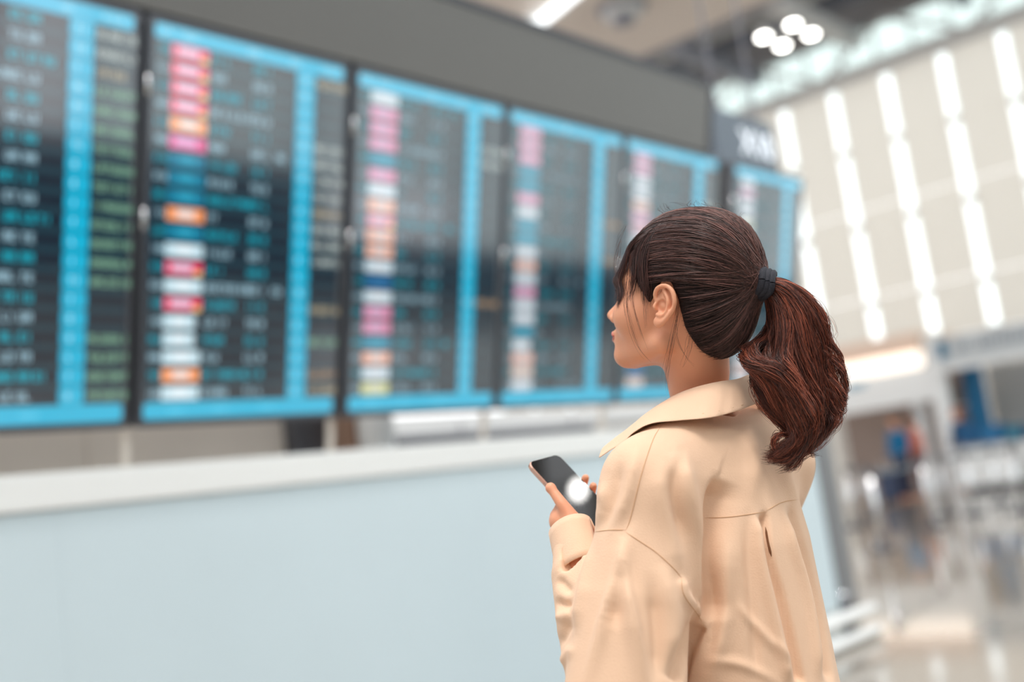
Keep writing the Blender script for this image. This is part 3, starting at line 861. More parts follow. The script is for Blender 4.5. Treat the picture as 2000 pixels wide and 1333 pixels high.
# (polyline, width on one side, width on the other, height mm, end fade)
FOLDS = [
    ([(1404, 935), (1386, 1000), (1374, 1070), (1376, 1140), (1382, 1215)], 46, 12, -10.0, 0.10),
    ([(1322, 880), (1345, 980), (1358, 1060), (1366, 1150), (1372, 1210)], 26, 22, 6.0, 0.15),
    ([(1300, 900), (1290, 960), (1310, 1060), (1330, 1130)], 20, 24, 3.5, 0.2),
    ([(1328, 890), (1318, 960), (1338, 1060)], 12, 14, -3.5, 0.25),
    ([(1215, 1060), (1228, 1150), (1240, 1205), (1262, 1335)], 10, 30, 6.5, 0.40),
    ([(1214, 1095), (1205, 1160), (1190, 1230)], 22, 12, -4.5, 0.25),
    ([(1232, 1040), (1184, 1203), (1147, 1335)], 20, 14, 5.5, 0.45),
    ([(1331, 1129), (1336, 1162), (1364, 1203), (1374, 1220)], 10, 12, 4.0, 0.12),
    ([(1374, 1225), (1350, 1270), (1330, 1335)], 8, 30, -6.0, 0.06),
    ([(1290, 1100), (1315, 1200), (1318, 1300)], 24, 24, 4.5, 0.25),
    ([(1272, 1140), (1285, 1230), (1290, 1335)], 18, 18, -4.0, 0.25),
    ([(1497, 1000), (1506, 1085), (1532, 1180), (1568, 1335)], 5, 16, -6.0, 0.03),
    ([(1478, 1010), (1492, 1120), (1515, 1230), (1540, 1335)], 16, 12, 4.5, 0.08),
    ([(1460, 1010), (1465, 1120), (1480, 1335)], 14, 14, -2.5, 0.2),
    ([(1548, 985), (1572, 1070), (1592, 1150), (1608, 1230), (1622, 1335)], 6, 16, -4.5, 0.06),
    ([(1530, 990), (1550, 1070), (1578, 1170), (1600, 1335)], 14, 10, 4.0, 0.15),
    ([(1410, 1030), (1415, 1120), (1405, 1230), (1385, 1335)], 26, 30, 5.0, 0.25),
    ([(1395, 1120), (1398, 1200), (1380, 1300)], 18, 20, -4.0, 0.25),
    ([(1440, 1180), (1510, 1260), (1545, 1290)], 10, 12, 2.2, 0.3),
    ([(1380, 1290), (1450, 1300), (1520, 1333)], 12, 12, 2.0, 0.3),
    ([(1460, 830), (1475, 900), (1470, 980)], 22, 22, 3.0, 0.3),
    ([(1530, 880), (1540, 940), (1560, 980)], 14, 14, 3.0, 0.3),
    ([(1175, 940), (1180, 990), (1165, 1030)], 12, 16, 3.0, 0.3),
    ([(1210, 900), (1200, 960), (1175, 1035)], 14, 14, -3.0, 0.25),
    ([(1245, 880), (1230, 960), (1200, 1035)], 14, 16, 3.0, 0.25),
    ([(1150, 1060), (1140, 1150), (1128, 1230)], 12, 16, 3.5, 0.2),
    ([(1088, 1130), (1108, 1150), (1120, 1155)], 11, 11, -3.0, 0.25),
    ([(1085, 1175), (1105, 1182), (1118, 1175)], 10, 11, -3.6, 0.25),
    ([(1090, 1265), (1108, 1230), (1118, 1215)], 11, 11, -3.0, 0.25),
    ([(1085, 1205), (1104, 1205), (1118, 1195)], 12, 12, 2.4, 0.25),
    ([(1092, 1300), (1110, 1280), (1120, 1260)], 12, 12, 2.4, 0.25),
]
def fold_disp(P, N):
    px, dep = to_px(P)
    view = _n_rows(CAM - P)
    fc = np.clip((N * view).sum(1) * 3.0 + 0.25, 0, 1)
    out = np.zeros(len(P))
    for poly, wa, wb, hgt, ef_ in FOLDS:
        c2 = np.asarray(poly, float)
        cp = catmull(c2, 14) if len(c2) > 2 else c2
        d, s_, t = seg_dist(px, cp)
        w = np.where(s_ > 0, wb, wa)
        g = np.exp(-(d / w) ** 2 * 1.6)
        fade = np.clip(t / ef_, 0, 1) * np.clip((1 - t) / ef_, 0, 1)
        out += hgt * 0.0023 * g * (0.15 + 0.85 * fade) * fc
    return out
def _n_rows(a):
    return a / (np.linalg.norm(a, axis=1, keepdims=True) + 1e-12)
# gentle irregular drape everywhere
ph = rng.uniform(0, 6.28, (10,)); kd = rng.normal(0, 1, (10, 3)) * [26, 26, 9]
drape = sum(np.sin(sv @ kd[i] + ph[i]) for i in range(10)) * 0.0007
sv = sv + nrm * (fold_disp(sv, nrm) + drape)[:, None]
sv = relax(sv, sf2, 1, 0.4)
shirt = mk('shirt', sv, sf2, SHIRT, PR, True)

# a tree over the shirt surface for seams, buttons and collar
from mathutils.bvhtree import BVHTree
bv = BVHTree.FromPolygons(sv.tolist(), sf2.tolist())
def hit(px, py, lift=0.0):
    w = ray(px, py)
    loc, no, i, dd = bv.ray_cast(Vector(CAM), Vector(w))
    if loc is None: return None
    return np.array(loc) - w * lift
def seam(poly, r=0.00055, m_=SEAM, n=40, lift=0.0004, nm='seam'):
    pts = [hit(*p, lift) for p in catmull(poly, n)]
    pts = [p for p in pts if p is not None]
    keep = [pts[0]]
    for p in pts[1:]:
        if np.linalg.norm(p - keep[-1]) < 0.03: keep.append(p)
    MB().tube(keep, np.minimum(r, r * 0.15 + r * 1.6 * np.sin(np.linspace(0, pi, len(keep)))), 6).build(nm, m_, shirt, True)
seam([(1299, 821), (1276, 858), (1253, 927), (1232, 1010), (1222, 1037)])
seam([(1221, 1036), (1190, 1036), (1157, 1040)])
seam([(1222, 1040), (1245, 1055), (1281, 1079), (1315, 1110), (1331, 1129)])
seam([(1331, 1129), (1336, 1162), (1364, 1203), (1372, 1217)])
seam([(1376, 1012), (1428, 1010), (1497, 1000)])
seam([(1497, 998), (1534, 980), (1596, 974)])
seam([(1495, 1030), (1500, 1060), (1507, 1088)], 0.0016, mat('pleat_shadow', (120, 78, 50), 0.95), nm='pleat_shade')  # dark line laid in for the shade inside the pleat

# collar: stand, fold and fall, as one sheet
ST = [((1188, 872, 1.600), (1170, 896, 1.575)), ((1240, 830, 1.600), (1216, 864, 1.550)), ((1297, 787, 1.618), (1262, 831, 1.538)), ((1345, 764, 1.598), (1322, 823, 1.535)),
      ((1400, 750, 1.588), (1388, 817, 1.530)), ((1440, 744, 1.606), (1442, 803, 1.560)), ((1466, 735, 1.650), (1486, 788, 1.625)), ((1477, 743, 1.700), (1502, 800, 1.695)),
      ((1460, 765, 1.740), (1490, 820, 1.765)), ((1410, 795, 1.760), (1430, 860, 1.80)), ((1360, 830, 1.76), (1355, 905, 1.80))]
top = catmull([at(*a) for a, b in ST], 60); fal = catmull([at(*b) for a, b in ST], 60)
NBz = C0N.copy()
cv = []; rows = 9
for i in range(60):
    t, fl_ = top[i], fal[i]
    inn = NBz.copy(); inw = (inn - t); inw[2] = 0
    inward = _n(inw) if np.linalg.norm(inw) > 1e-6 else np.zeros(3)
    endf = min(1, i / 12.0)
    stand = t + np.array([0, 0, -0.040]) * endf + inward * 0.004 * endf + (fl_ - t) * 0.25 * (1 - endf)
    out_ = -inward
    mid1 = t * 0.72 + fl_ * 0.28 + out_ * 0.0045 + [0, 0, 0.002]
    mid2 = t * 0.36 + fl_ * 0.64 + out_ * 0.0035
    c_ = catmull([stand, (stand + t) / 2 + inward * 0.0005, t + inward * 0.0025, t + out_ * 0.0022 + [0, 0, 0.0006], mid1, mid2, fl_], rows + 6)
    rip = 0.0013 * sin(i * 0.9) + 0.001 * sin(i * 2.3 + 1)
    if 40 <= i <= 48: rip += 0.003 * sin(i * 1.9)
    c_ = c_ + np.linspace(0, 1, len(c_))[:, None] * out_ * rip
    cv.append(c_)
cv = np.array(cv); nr = cv.shape[1]
cf = [(i * nr + j, (i + 1) * nr + j, (i + 1) * nr + j + 1, i * nr + j + 1) for i in range(59) for j in range(nr - 1)]
co = mk('collar', cv.reshape(-1, 3), cf, SHIRT, shirt, True)
sd = co.modifiers.new('thickness', 'SOLIDIFY'); sd.thickness = 0.0018; sd.offset = 0
ss = co.modifiers.new('smooth', 'SUBSURF'); ss.levels = 1; ss.render_levels = 1
st_p = cv[:, -2]
MB().tube(st_p[3:50], 0.0007, 5).build('collar_stitch', SEAM, shirt, True)

# cuff: an open flared ring round the wrist with its placket slit
ax_ = _n(WRI - ELB)
c0 = WRI - ax_ * 0.060; c1 = WRI + ax_ * 0.012
e1 = _n(np.cross(ax_, ray(1118, 1046))); e2 = np.cross(ax_, e1)
if e1 @ RW[:, 0] < 0: e1 = -e1
def ringpt(t, an, k=1.0):
    r1 = 0.040 + 0.002 * sin(2 * an) - 0.006 * t
    return c0 * (1 - t) + c1 * t + (e1 * cos(an) * r1 * 0.92 + e2 * sin(an) * r1) * k
gdir = _n(RW @ np.array([0.75, 0.15, -0.6])); g_an = math.atan2(gdir @ e2, gdir @ e1)
NV, NU = 44, 8
cvv = []
for j in range(NU):
    t_ = j / (NU - 1)
    gap_ = radians(66) * (1 - t_) ** 0.7 + radians(4)
    for i in range(NV):
        k_ = i / (NV - 1)
        fl2 = 1 + 0.10 * (1 - t_) * (math.exp(-k_ * 14) + math.exp(-(1 - k_) * 14))
        cvv.append(ringpt(t_, g_an + gap_ / 2 + (2 * pi - gap_) * k_, fl2))
cff = [(j * NV + i, j * NV + i + 1, (j + 1) * NV + i + 1, (j + 1) * NV + i) for j in range(NU - 1) for i in range(NV - 1)]
cu = mk('cuff', cvv, cff, SHIRT, shirt, True)
sd = cu.modifiers.new('thickness', 'SOLIDIFY'); sd.thickness = 0.002; sd.offset = 0

# trousers and shoes (below the picture's edge)
def trou_fn(P):
    d = s_ell(P, tw(0.0, 0, -0.44), (0.125, 0.165, 0.12))
    for s_ in (1, -1):
        d = smin(d, s_path(P, [tw(0.0, 0.080 * s_, -0.44), tw(0.01, 0.085 * s_, -0.80), np.array([*tw(0.0, 0.09 * s_, 0)[:2], 0.10])], [0.098, 0.085, 0.080]), 0.02)
    d = np.maximum(d, P[..., 2] - (TOR[2] - 0.36))
    return np.maximum(d, 0.085 - P[..., 2])
v, f = nets(trou_fn, np.array([TOR[0] - 0.24, TOR[1] - 0.26, 0.02]), np.array([TOR[0] + 0.24, TOR[1] + 0.26, TOR[2] - 0.32]), 0.011)
mk('trousers', relax(v, f, 2), f, DENIM, PR, True)
for s_ in (1, -1):
    ft = np.array([*tw(0, 0.088 * s_, 0)[:2], 0.045])
    def shoe_fn(P):
        d = s_cone(P, ft, ft + TF * 0.14 + [0, 0, -0.006], 0.044, 0.036)
        d = smin(d, s_cone(P, ft, ft + [0, 0, 0.05], 0.042, 0.040), 0.02)
        return np.maximum(d, 0.001 - P[..., 2])
    v, f = nets(shoe_fn, ft - [0.24, 0.12, 0.06], ft + [0.12, 0.12, 0.12], 0.006)
    mk('shoe', relax(v, f, 1), f, SHOE, PR, True)

# ------------------------------------------------------------------ phone
PHN = root('phone', tuple(pp(PW / 2, PHH / 2, 0)), 'black-screened smartphone with rose gold edge held in her hand', 'phone')
def rrect(a0, a1, b0, b1, r, seg=6):
    out = []
    for cx, cy, an in ((a1 - r, b1 - r, 0), (a0 + r, b1 - r, 90), (a0 + r, b0 + r, 180), (a1 - r, b0 + r, 270)):
        for k in range(seg + 1):
            t = radians(an + 90 * k / seg); out.append((cx + r * cos(t), cy + r * sin(t)))
    return out
def slab(name, o2, c0_, c1_, m_, parent, bev=0.0):
    n = len(o2)
    cxy = np.mean(o2, 0)
    lay = [(c0_ + 0, 1 - bev * 0), (c1_, 1)]
    if bev:
        lay = [(c0_, 1 - bev), (c0_ + 0.0018, 1), (c1_ - 0.0018, 1), (c1_, 1 - bev)]
    v = []
    for c, k in lay:
        v += [pp(*(cxy + (np.array(p) - cxy) * k), c) for p in o2]
    f = []
    for j in range(len(lay) - 1):
        f += [(j * n + i, j * n + (i + 1) % n, (j + 1) * n + (i + 1) % n, (j + 1) * n + i) for i in range(n)]
    f += [tuple(range(n - 1, -1, -1)), tuple(range((len(lay) - 1) * n, len(lay) * n))]
    return mk(name, v, f, m_, parent, False)
slab('phone_body', rrect(0, PW, 0, PHH, 0.011), -PT, 0.0, mat('rose_gold', (222, 178, 160), 0.25, metal=0.8), PHN, 0.03)
slab('phone_screen', rrect(0.0016, PW - 0.0016, 0.0016, PHH - 0.0016, 0.0095), 0.0, 0.0006, mat('phone_glass', (8, 12, 15), 0.03, spec=0.35, ior=1.42), PHN)
slab('speaker_slot', rrect(PW / 2 - 0.008, PW / 2 + 0.008, 0.0035, 0.0048, 0.0006), 0.0006, 0.0008, M_black, PHN)
slab('side_button', [(-0.0006, 0.03), (-0.0006, 0.042), (0.001, 0.042), (0.001, 0.03)], -0.006, -0.003, mat('rose_gold'), PHN)
# ------------------------------------------------------------------ hair
TIE = None
_w = ray(1484, 553)
_t = ((HO - CAM) @ HL + 0.006) / (_w @ HL)
TIE = CAM + _w * _t                                   # where the sight line meets the head's middle plane
tl = tolocal(TIE)
HLF = [-0.20, -0.10, -0.075, -0.050, -0.032, -0.022, -0.012, 0.002, 0.012, 0.022, 0.034, 0.050, 0.068, 0.085, 0.10, 0.14]
HLU = [-0.084, -0.084, -0.076, -0.058, -0.028, 0.014, 0.034, 0.036, 0.020, -0.004, 0.012, 0.030, 0.046, 0.066, 0.085, 0.09]
def hair_raw(q):
    d = s_ell(q, (-0.008, 0, 0.050), (0.100, 0.080, 0.094))
    d = smin(d, s_ell(q, (-0.040, 0, 0.066), (0.060, 0.068, 0.070)), 0.02)
    d = smin(d, s_ell(q, (-0.052, 0, -0.004), (0.050, 0.060, 0.060)), 0.025)
    d = smin(d, s_cone(q, (-0.060, 0, tl[2] + 0.0), tuple(tl), 0.046, 0.010), 0.03)
    return d
def hair_fn(P):
    q = tolocal(P)
    d = hair_raw(q)
    b = np.interp(q[..., 0], HLF, HLU)
    d = smax(d, (b - q[..., 2]) * 0.6, 0.006)
    return smax(d, -s_ell(q, (0.000, 0.084, 0.0), (0.024, 0.020, 0.028)), 0.006)
v, f = nets(hair_fn, HO - [0.17, 0.14, 0.12], HO + [0.17, 0.14, 0.17], 0.0032)
v = relax(v, f, 2)
hairo = mk('hair', v, f, SCALP, PR, True)
hairo['label'] = 'dark brown hair pulled back'

def strands(paths, rad, cols):
    """thin three-sided tubes; paths (n, m, 3), rad (n, m), cols (n, m, 3)"""
    n, m_, _ = paths.shape
    T = np.gradient(paths, axis=1); T /= np.linalg.norm(T, axis=2, keepdims=True) + 1e-12
    ref = np.array([0.3, -0.5, 0.81])
    A = np.cross(T, ref); A /= np.linalg.norm(A, axis=2, keepdims=True) + 1e-12
    B = np.cross(T, A)
    ring = [paths + rad[..., None] * (cos(a) * A + sin(a) * B) for a in (0, 2 * pi / 3, 4 * pi / 3)]
    Vv = np.stack(ring, 2).reshape(-1, 3)
    idx = np.arange(n * m_ * 3).reshape(n, m_, 3)
    fs = []
    for k in range(3):
        k2 = (k + 1) % 3
        fs.append(np.stack([idx[:, :-1, k], idx[:, :-1, k2], idx[:, 1:, k2], idx[:, 1:, k]], -1).reshape(-1, 4))
    return Vv, np.vstack(fs), np.repeat(cols.reshape(-1, 3), 3, 0)
def grad_local(q):
    e = 0.0015
    g = np.stack([hair_raw(q + np.eye(3, dtype=np.float32)[k] * e) - hair_raw(q - np.eye(3, dtype=np.float32)[k] * e) for k in range(3)], -1)
    return g / (np.linalg.norm(g, axis=-1, keepdims=True) + 1e-9)
def onto(q, off):
    for _ in range(5):
        d = hair_raw(q) - off
        q = q - grad_local(q) * d[..., None]
    return q
def colours(n, m_, dark, red, amt):
    r = rng.random((n, 1, 1)) ** 1.6
    lo_, hi_ = np.array(dark), np.array(red)
    c = lo_ + (hi_ - lo_) * r * amt
    return np.broadcast_to(c, (n, m_, 3)) * rng.uniform(0.7, 1.2, (n, 1, 1))
DK = (0.024, 0.012, 0.0115); RD = (0.14, 0.062, 0.054); AU = (0.52, 0.135, 0.07)
# combed-back cap
N, Mp = 9500, 14
q0 = rng.uniform([-0.14, -0.09, -0.11], [0.10, 0.09, 0.15], (N * 3, 3)).astype(np.float32)
q0 = onto(q0, np.zeros(len(q0), np.float32))
bb = np.interp(q0[:, 0], HLF, HLU)
earcut = ((q0[:, 0] - 0.004) / 0.026) ** 2 + ((q0[:, 2] + 0.002) / 0.034) ** 2 < 1
q0 = q0[(q0[:, 2] > bb + 0.001) & ~(earcut & (np.abs(q0[:, 1]) > 0.05))][:N]
N = len(q0)
t = np.linspace(0, 1, Mp)[None, :, None]
cen = np.array([-0.005, 0, 0.035], np.float32)
tie_q = tl.astype(np.float32) + np.array([0.012, 0, 0.0], np.float32)
ends = tie_q + np.stack([np.zeros(N), rng.normal(0, 0.006, N), rng.normal(0, 0.006, N)], -1).astype(np.float32)
d0 = q0 - cen; d1 = ends - cen
l0 = np.linalg.norm(d0, axis=1)[:, None]; l1 = np.linalg.norm(d1, axis=1)[:, None]
u0 = d0 / l0; u1 = d1 / l1
om = np.arccos(np.clip((u0 * u1).sum(1), -0.999, 0.999))[:, None, None]
pth = (np.sin((1 - t) * om) * u0[:, None] + np.sin(t * om) * u1[:, None]) / np.sin(om)
pth = cen + pth * (l0[:, None] * (1 - t) + l1[:, None] * t)
off = (rng.uniform(0.0, 0.0028, (N, 1)) * np.ones((1, Mp))).astype(np.float32)
cl_ = np.sin(q0[:, 1] * 260 + q0[:, 2] * 170)[:, None] * 0.0011
pth = onto(pth.astype(np.float32), off + cl_.astype(np.float32) * np.sin(np.linspace(0, pi, Mp))[None].astype(np.float32))
pth[:, -1] = pth[:, -1] * 0.3 + ends * 0.7
pth = pth + (np.sin(np.linspace(0, 9, Mp))[None, :, None] * rng.normal(0, 0.0005, (N, 1, 3)))
inear = ((((pth[..., 0] + 0.002) / 0.028) ** 2 + (pth[..., 2] / 0.033) ** 2 < 1) & (pth[..., 1] > 0.05)).any(1)
pth = pth[~inear]; N = len(pth)
W = pth @ HR + HO
rad = rng.uniform(0.00022, 0.0005, (N, 1)) * np.interp(np.linspace(0, 1, Mp), [0, 0.08, 1], [0.3, 1, 0.8])[None]
phi = np.arctan2(pth[:, 2, 1], pth[:, 2, 2] - tl[2])
nz = 0.5 + 0.22 * np.sin(phi * 23 + 1) + 0.18 * np.sin(phi * 41 + 2.2) + 0.14 * np.sin(phi * 67 + 0.4)
c = colours(N, Mp, DK, (0.22, 0.105, 0.09), 1.0) * (0.35 + 1.3 * np.clip(nz, 0, 1.2))[:, None, None]  # tone bands put the hair's highlights into the strand colour
lift_ = (np.clip(nz, 0, 1) * 0.0022)[:, None, None] * np.sin(np.linspace(0.2, pi, Mp))[None, :, None]
W = W + lift_ * (grad_local(pth.astype(np.float32)) @ HR)
vv, ff, cc = strands(W, rad, c)
o = mk('combed_strands', vv, ff, HAIR, hairo, True, cols=cc); o['kind'] = 'stuff'

# fringe that falls forward from the parting and loose wisps, as bunches of guide lines
def bunch(guide, n, spread_, *a_, nrm_c=None, **k_):
    return bunch_(guide, n, spread_, *a_, nrm_c=nrm_c, **k_)
def bunch_(guide, n, spread, r=(0.0003, 0.0007), m_=16, wave=0.0, freq=6.0, dark=DK, red=RD, amt=1.0, flat=None, tip=0.35, sp_prof=None, lenvar=0.15, nrm_c=None):
    G = catmull(guide, m_)
    tt = np.linspace(0, 1, m_)
    T = np.gradient(G, axis=0); T /= np.linalg.norm(T, axis=1, keepdims=True)
    A = np.cross(T, np.array([0.2, 0.3, 0.93])) if nrm_c is None else np.cross(T, G - nrm_c); A /= np.linalg.norm(A, axis=1, keepdims=True) + 1e-9
    B = np.cross(T, A)
    sp = np.interp(tt, [0, 0.25, 0.7, 1], sp_prof or [0.35, 1, 1, 0.5]) * spread
    an = rng.uniform(0, 2 * pi, n); rr = np.sqrt(rng.random(n))
    ca = (rr * np.cos(an))[:, None, None]; sa = (rr * np.sin(an))[:, None, None]
    k = flat if flat else 1.0
    P_ = G[None] + sp[None, :, None] * (ca * A[None] + sa * k * B[None])
    ph_ = rng.uniform(-0.9, 0.9, n)[:, None] + np.floor(rng.random(n) * 4)[:, None] * 1.1
    w_ = wave * np.sin(freq * tt[None] * 2 * pi / 2 + ph_) * np.clip(tt * 2, 0, 1)[None]
    w2 = wave * np.cos(freq * tt[None] * 2 * pi / 2 + ph_) * np.clip(tt * 2, 0, 1)[None]
    P_ = P_ + w_[..., None] * A[None] + w2[..., None] * B[None] * 0.8
    P_ = P_ + np.cumsum(rng.normal(0, 0.00035, (n, m_, 3)), 1)
    # uneven ends
    cut = 1 - rng.random(n) * lenvar
    ti = cut[:, None] * tt[None]
    i0 = np.clip((ti * (m_ - 1)).astype(int), 0, m_ - 2); fr = ti * (m_ - 1) - i0
    R_ = np.take_along_axis(P_, i0[..., None], 1) * (1 - fr[..., None]) + np.take_along_axis(P_, (i0 + 1)[..., None], 1) * fr[..., None]
    ra = rng.uniform(*r, (n, 1)) * np.interp(tt, [0, 0.1, 0.7, 1], [0.6, 1, 1, tip])[None]
    return strands(R_, ra, colours(n, m_, dark, red, amt))
def gather(name, parts, parent, label=None):
    V_, F_, C_ = [], [], []; n_ = 0
    for a, b, c_ in parts:
        V_.append(a); F_.append(b + n_); C_.append(c_); n_ += len(a)
    o_ = mk(name, np.vstack(V_), np.vstack(F_), HAIR, parent, True, cols=np.vstack(C_)); o_['kind'] = 'stuff'
    if label: o_['label'] = label
    return o_
parts = []
def head_local(q):
    return head_fn((q @ HR + HO).astype(np.float32))
def hug(q, off):
    q = np.asarray(q, np.float32)
    for _ in range(5):
        d = np.minimum(hair_raw(q), head_local(q)) - off
        e = 0.0015
        g = np.stack([np.minimum(hair_raw(q + np.eye(3, dtype=np.float32)[k] * e), head_local(q + np.eye(3, dtype=np.float32)[k] * e)) - np.minimum(hair_raw(q - np.eye(3, dtype=np.float32)[k] * e), head_local(q - np.eye(3, dtype=np.float32)[k] * e)) for k in range(3)], -1)
        g /= np.linalg.norm(g, axis=-1, keepdims=True) + 1e-9
        q = q - g * d[..., None]
    return q
for k in range(44):
    u = rnd.random()
    side = 1
    u *= 0.58
    g = np.array([(0.022 + 0.030 * u - 0.018 * rnd.random(), (0.050 - 0.045 * u), 0.14), (0.085 + 0.012 * u, 0.062 - 0.050 * u, 0.092), (0.084 + 0.018 * u, 0.068 - 0.045 * u, 0.040),
                  (0.062 + 0.036 * u + 0.008 * rnd.random(), 0.073 - 0.040 * u, 0.006 + 0.03 * u - 0.022 * rnd.random())])
    g[:, 1] *= side
    g = catmull(g, 9)
    g = hug(g, np.interp(np.arange(9), [0, 3, 8], [-0.0035, 0.0015 + 0.002 * rnd.random(), 0.003]).astype(np.float32)) @ HR + HO
    parts.append(bunch(g, int(52 * (1.05 - 1.2 * u)), 0.0052, (0.0002, 0.00042), 16, 0.0, dark=DK, red=(0.20, 0.088, 0.076), flat=0.25, tip=0.2, lenvar=0.42, sp_prof=[1.0, 1.0, 0.8, 0.6], nrm_c=hw(0.0, 0, 0.03)))
# temple curtain in front of the ear
for (f0, u0_, f1, u1_, n) in ((0.052, 0.085, 0.040, 0.014, 120), (0.042, 0.075, 0.028, 0.000, 120), (0.062, 0.075, 0.054, 0.000, 80), (0.034, 0.06, 0.022, -0.004, 60)):
    g = hug(catmull([(0.030, 0.055, 0.12), (f0, 0.077, u0_), ((f0 + f1) / 2, 0.080, (u0_ + u1_) / 2), (f1, 0.072, u1_)], 8), np.float32(0.002)) @ HR + HO
    parts.append(bunch(g, n, 0.009, (0.0002, 0.00045), 14, flat=0.25, tip=0.2, lenvar=0.4, nrm_c=hw(0.0, 0, 0.03)))
# long wisps over the cheek, jaw and neck
def wisp(px, d, n=5, sp=0.0025, r=(0.00011, 0.0002)):
    g = [at(x, y, dd) for (x, y), dd in zip(px, d)]
    parts.append(bunch(g, n, sp, r, 18, 0.0, dark=(0.03, 0.012, 0.01), red=(0.2, 0.06, 0.035), tip=0.3, lenvar=0.3))
wisp([(1225, 480), (1216, 560), (1228, 630), (1245, 680), (1275, 715)], [1.60, 1.60, 1.60, 1.60, 1.585], 6, 0.004)
wisp([(1232, 500), (1222, 570), (1224, 625)], [1.605] * 3, 14, 0.006)
wisp([(1245, 510), (1236, 580), (1250, 640), (1268, 690)], [1.59, 1.59, 1.585, 1.58], 6, 0.004)
wisp([(1262, 530), (1258, 590), (1262, 650)], [1.585, 1.58, 1.58], 8, 0.004)
wisp([(1330, 575), (1322, 620), (1312, 670), (1302, 730), (1305, 775)], [1.575, 1.575, 1.585, 1.60, 1.605], 10, 0.004)
wisp([(1322, 600), (1322, 660), (1340, 700), (1365, 725)], [1.575, 1.58, 1.59, 1.60], 3, 0.002)
wisp([(1350, 640), (1345, 680), (1330, 720)], [1.58, 1.585, 1.59], 6, 0.005)
wisp([(1212, 470), (1202, 520), (1206, 570)], [1.70, 1.70, 1.70], 10, 0.006)
wisp([(1222, 440), (1204, 475), (1199, 520)], [1.68, 1.69, 1.70], 5, 0.004)
for k in range(16):
    x = rnd.uniform(1270, 1450); y = 432 - 0.35 * (x - 1240) + 0.0020 * (x - 1240) ** 2
    y = np.interp(x, [1230, 1270, 1320, 1370, 1420, 1455], [432, 418, 408, 402, 412, 436])
    dx = rnd.uniform(-40, 10)
    wisp([(x + 18, y + 8), (x, y - 3), (x + dx * 0.6, y - rnd.uniform(5, 14)), (x + dx, y - rnd.uniform(4, 18))], [1.66] * 4, 2, 0.003, (0.00012, 0.0002))
gather('loose_strands', parts, hairo)

# ponytail
TD = to_px(TIE[None])[1][0]
def pg(pts, dz=0.0):
    """guide line from photo positions, (x, y, depth offset in m)"""
    return [at(p[0], p[1], TD + dz + (p[2] if len(p) > 2 else 0)) for p in pts]
S0 = (1490, 554, 0.0)
PT_ = [
    # outer, over the top and down the far right
    ([S0, (1535, 560, .01), (1580, 592, .02), (1600, 640, .02), (1606, 690, .015), (1622, 740, .01), (1634, 775, 0)], 220, .013, .003),
    ([S0, (1532, 566, 0), (1572, 602, 0), (1592, 655, 0), (1598, 715, 0), (1612, 770, 0), (1602, 830, 0), (1578, 872, 0), (1545, 895, 0)], 260, .016, .004),
    ([S0, (1528, 572, -.01), (1560, 615, -.015), (1572, 680, -.02), (1580, 745, -.02), (1592, 800, -.02), (1580, 850, -.02), (1552, 884, -.02), (1515, 896, -.02)], 280, .017, .004),
    ([S0, (1522, 580, -.01), (1545, 628, -.02), (1550, 690, -.03), (1562, 745, -.035), (1575, 800, -.03), (1566, 850, -.03), (1535, 888, -.03)], 280, .017, .004),
    ([S0, (1518, 588, -.01), (1530, 640, -.02), (1528, 690, -.03), (1530, 730, -.045), (1550, 775, -.045), (1562, 825, -.04), (1548, 866, -.04), (1505, 890, -.04)], 260, .015, .004),
    ([S0, (1512, 590, 0), (1520, 640, 0), (1508, 682, 0), (1500, 715, -.02), (1520, 760, -.03), (1545, 805, -.03), (1552, 850, -.03), (1530, 880, -.03), (1495, 893, -.03)], 240, .014, .003),
    # inner lock that bends back towards the neck and forward again
    ([S0, (1508, 600, .01), (1510, 640, .01), (1488, 670, .0), (1462, 686, -.01), (1468, 706, -.03), (1505, 722, -.045), (1540, 752, -.05), (1556, 800, -.05)], 200, .011, .002),
    ([S0, (1508, 605, .02), (1506, 645, .02), (1480, 676, .01), (1457, 694, 0), (1470, 712, -.02), (1498, 745, -.03), (1515, 790, -.03), (1540, 830, -.03)], 160, .009, .002),
    ([S0, (1515, 600, .02), (1520, 660, .02), (1500, 710, .01), (1478, 742, 0), (1492, 775, -.01), (1512, 810, -.02), (1540, 845, -.02), (1550, 870, -.02)], 160, .010, .002),
    # curl tips
    ([(1585, 800, -.03), (1580, 840, -.03), (1560, 868, -.03), (1530, 868, -.035), (1515, 880, -.035), (1522, 893, -.035), (1555, 888, -.03)], 40, .005, .001),
    ([(1570, 780, -.03), (1572, 835, -.03), (1556, 878, -.03), (1528, 892, -.03), (1490, 890, -.03)], 120, .008, .001),
    ([(1575, 800, -.02), (1572, 850, -.02), (1562, 890, -.02), (1545, 915, -.02), (1525, 925, -.02)], 60, .007, .001),
    ([(1560, 830, -.03), (1538, 848, -.035), (1520, 852, -.04), (1512, 872, -.04), (1526, 888, -.04)], 36, .003, .001),
    ([(1602, 640, .0), (1622, 668, .0), (1638, 692, .0), (1642, 722, .0), (1630, 735, .0)], 40, .005, .001),
    ([(1603, 690, .0), (1625, 705, .0), (1642, 730, .0), (1646, 765, .0), (1634, 775, .0)], 44, .006, .001),
    ([(1600, 720, -.01), (1622, 742, -.01), (1640, 765, -.01), (1648, 782, -.01), (1620, 792, -.01)], 40, .006, .001),
    ([(1606, 740, -.01), (1630, 775, -.01), (1640, 812, -.01), (1622, 845, -.01), (1596, 875, -.01)], 90, .010, .002),
    ([(1595, 660, .02), (1612, 690, .02), (1618, 730, .02), (1640, 750, .02)], 40, .006, .002),
    ([(1590, 840, -.02), (1580, 880, -.02), (1600, 892, -.02)], 12, .003, .001),
]
parts = []
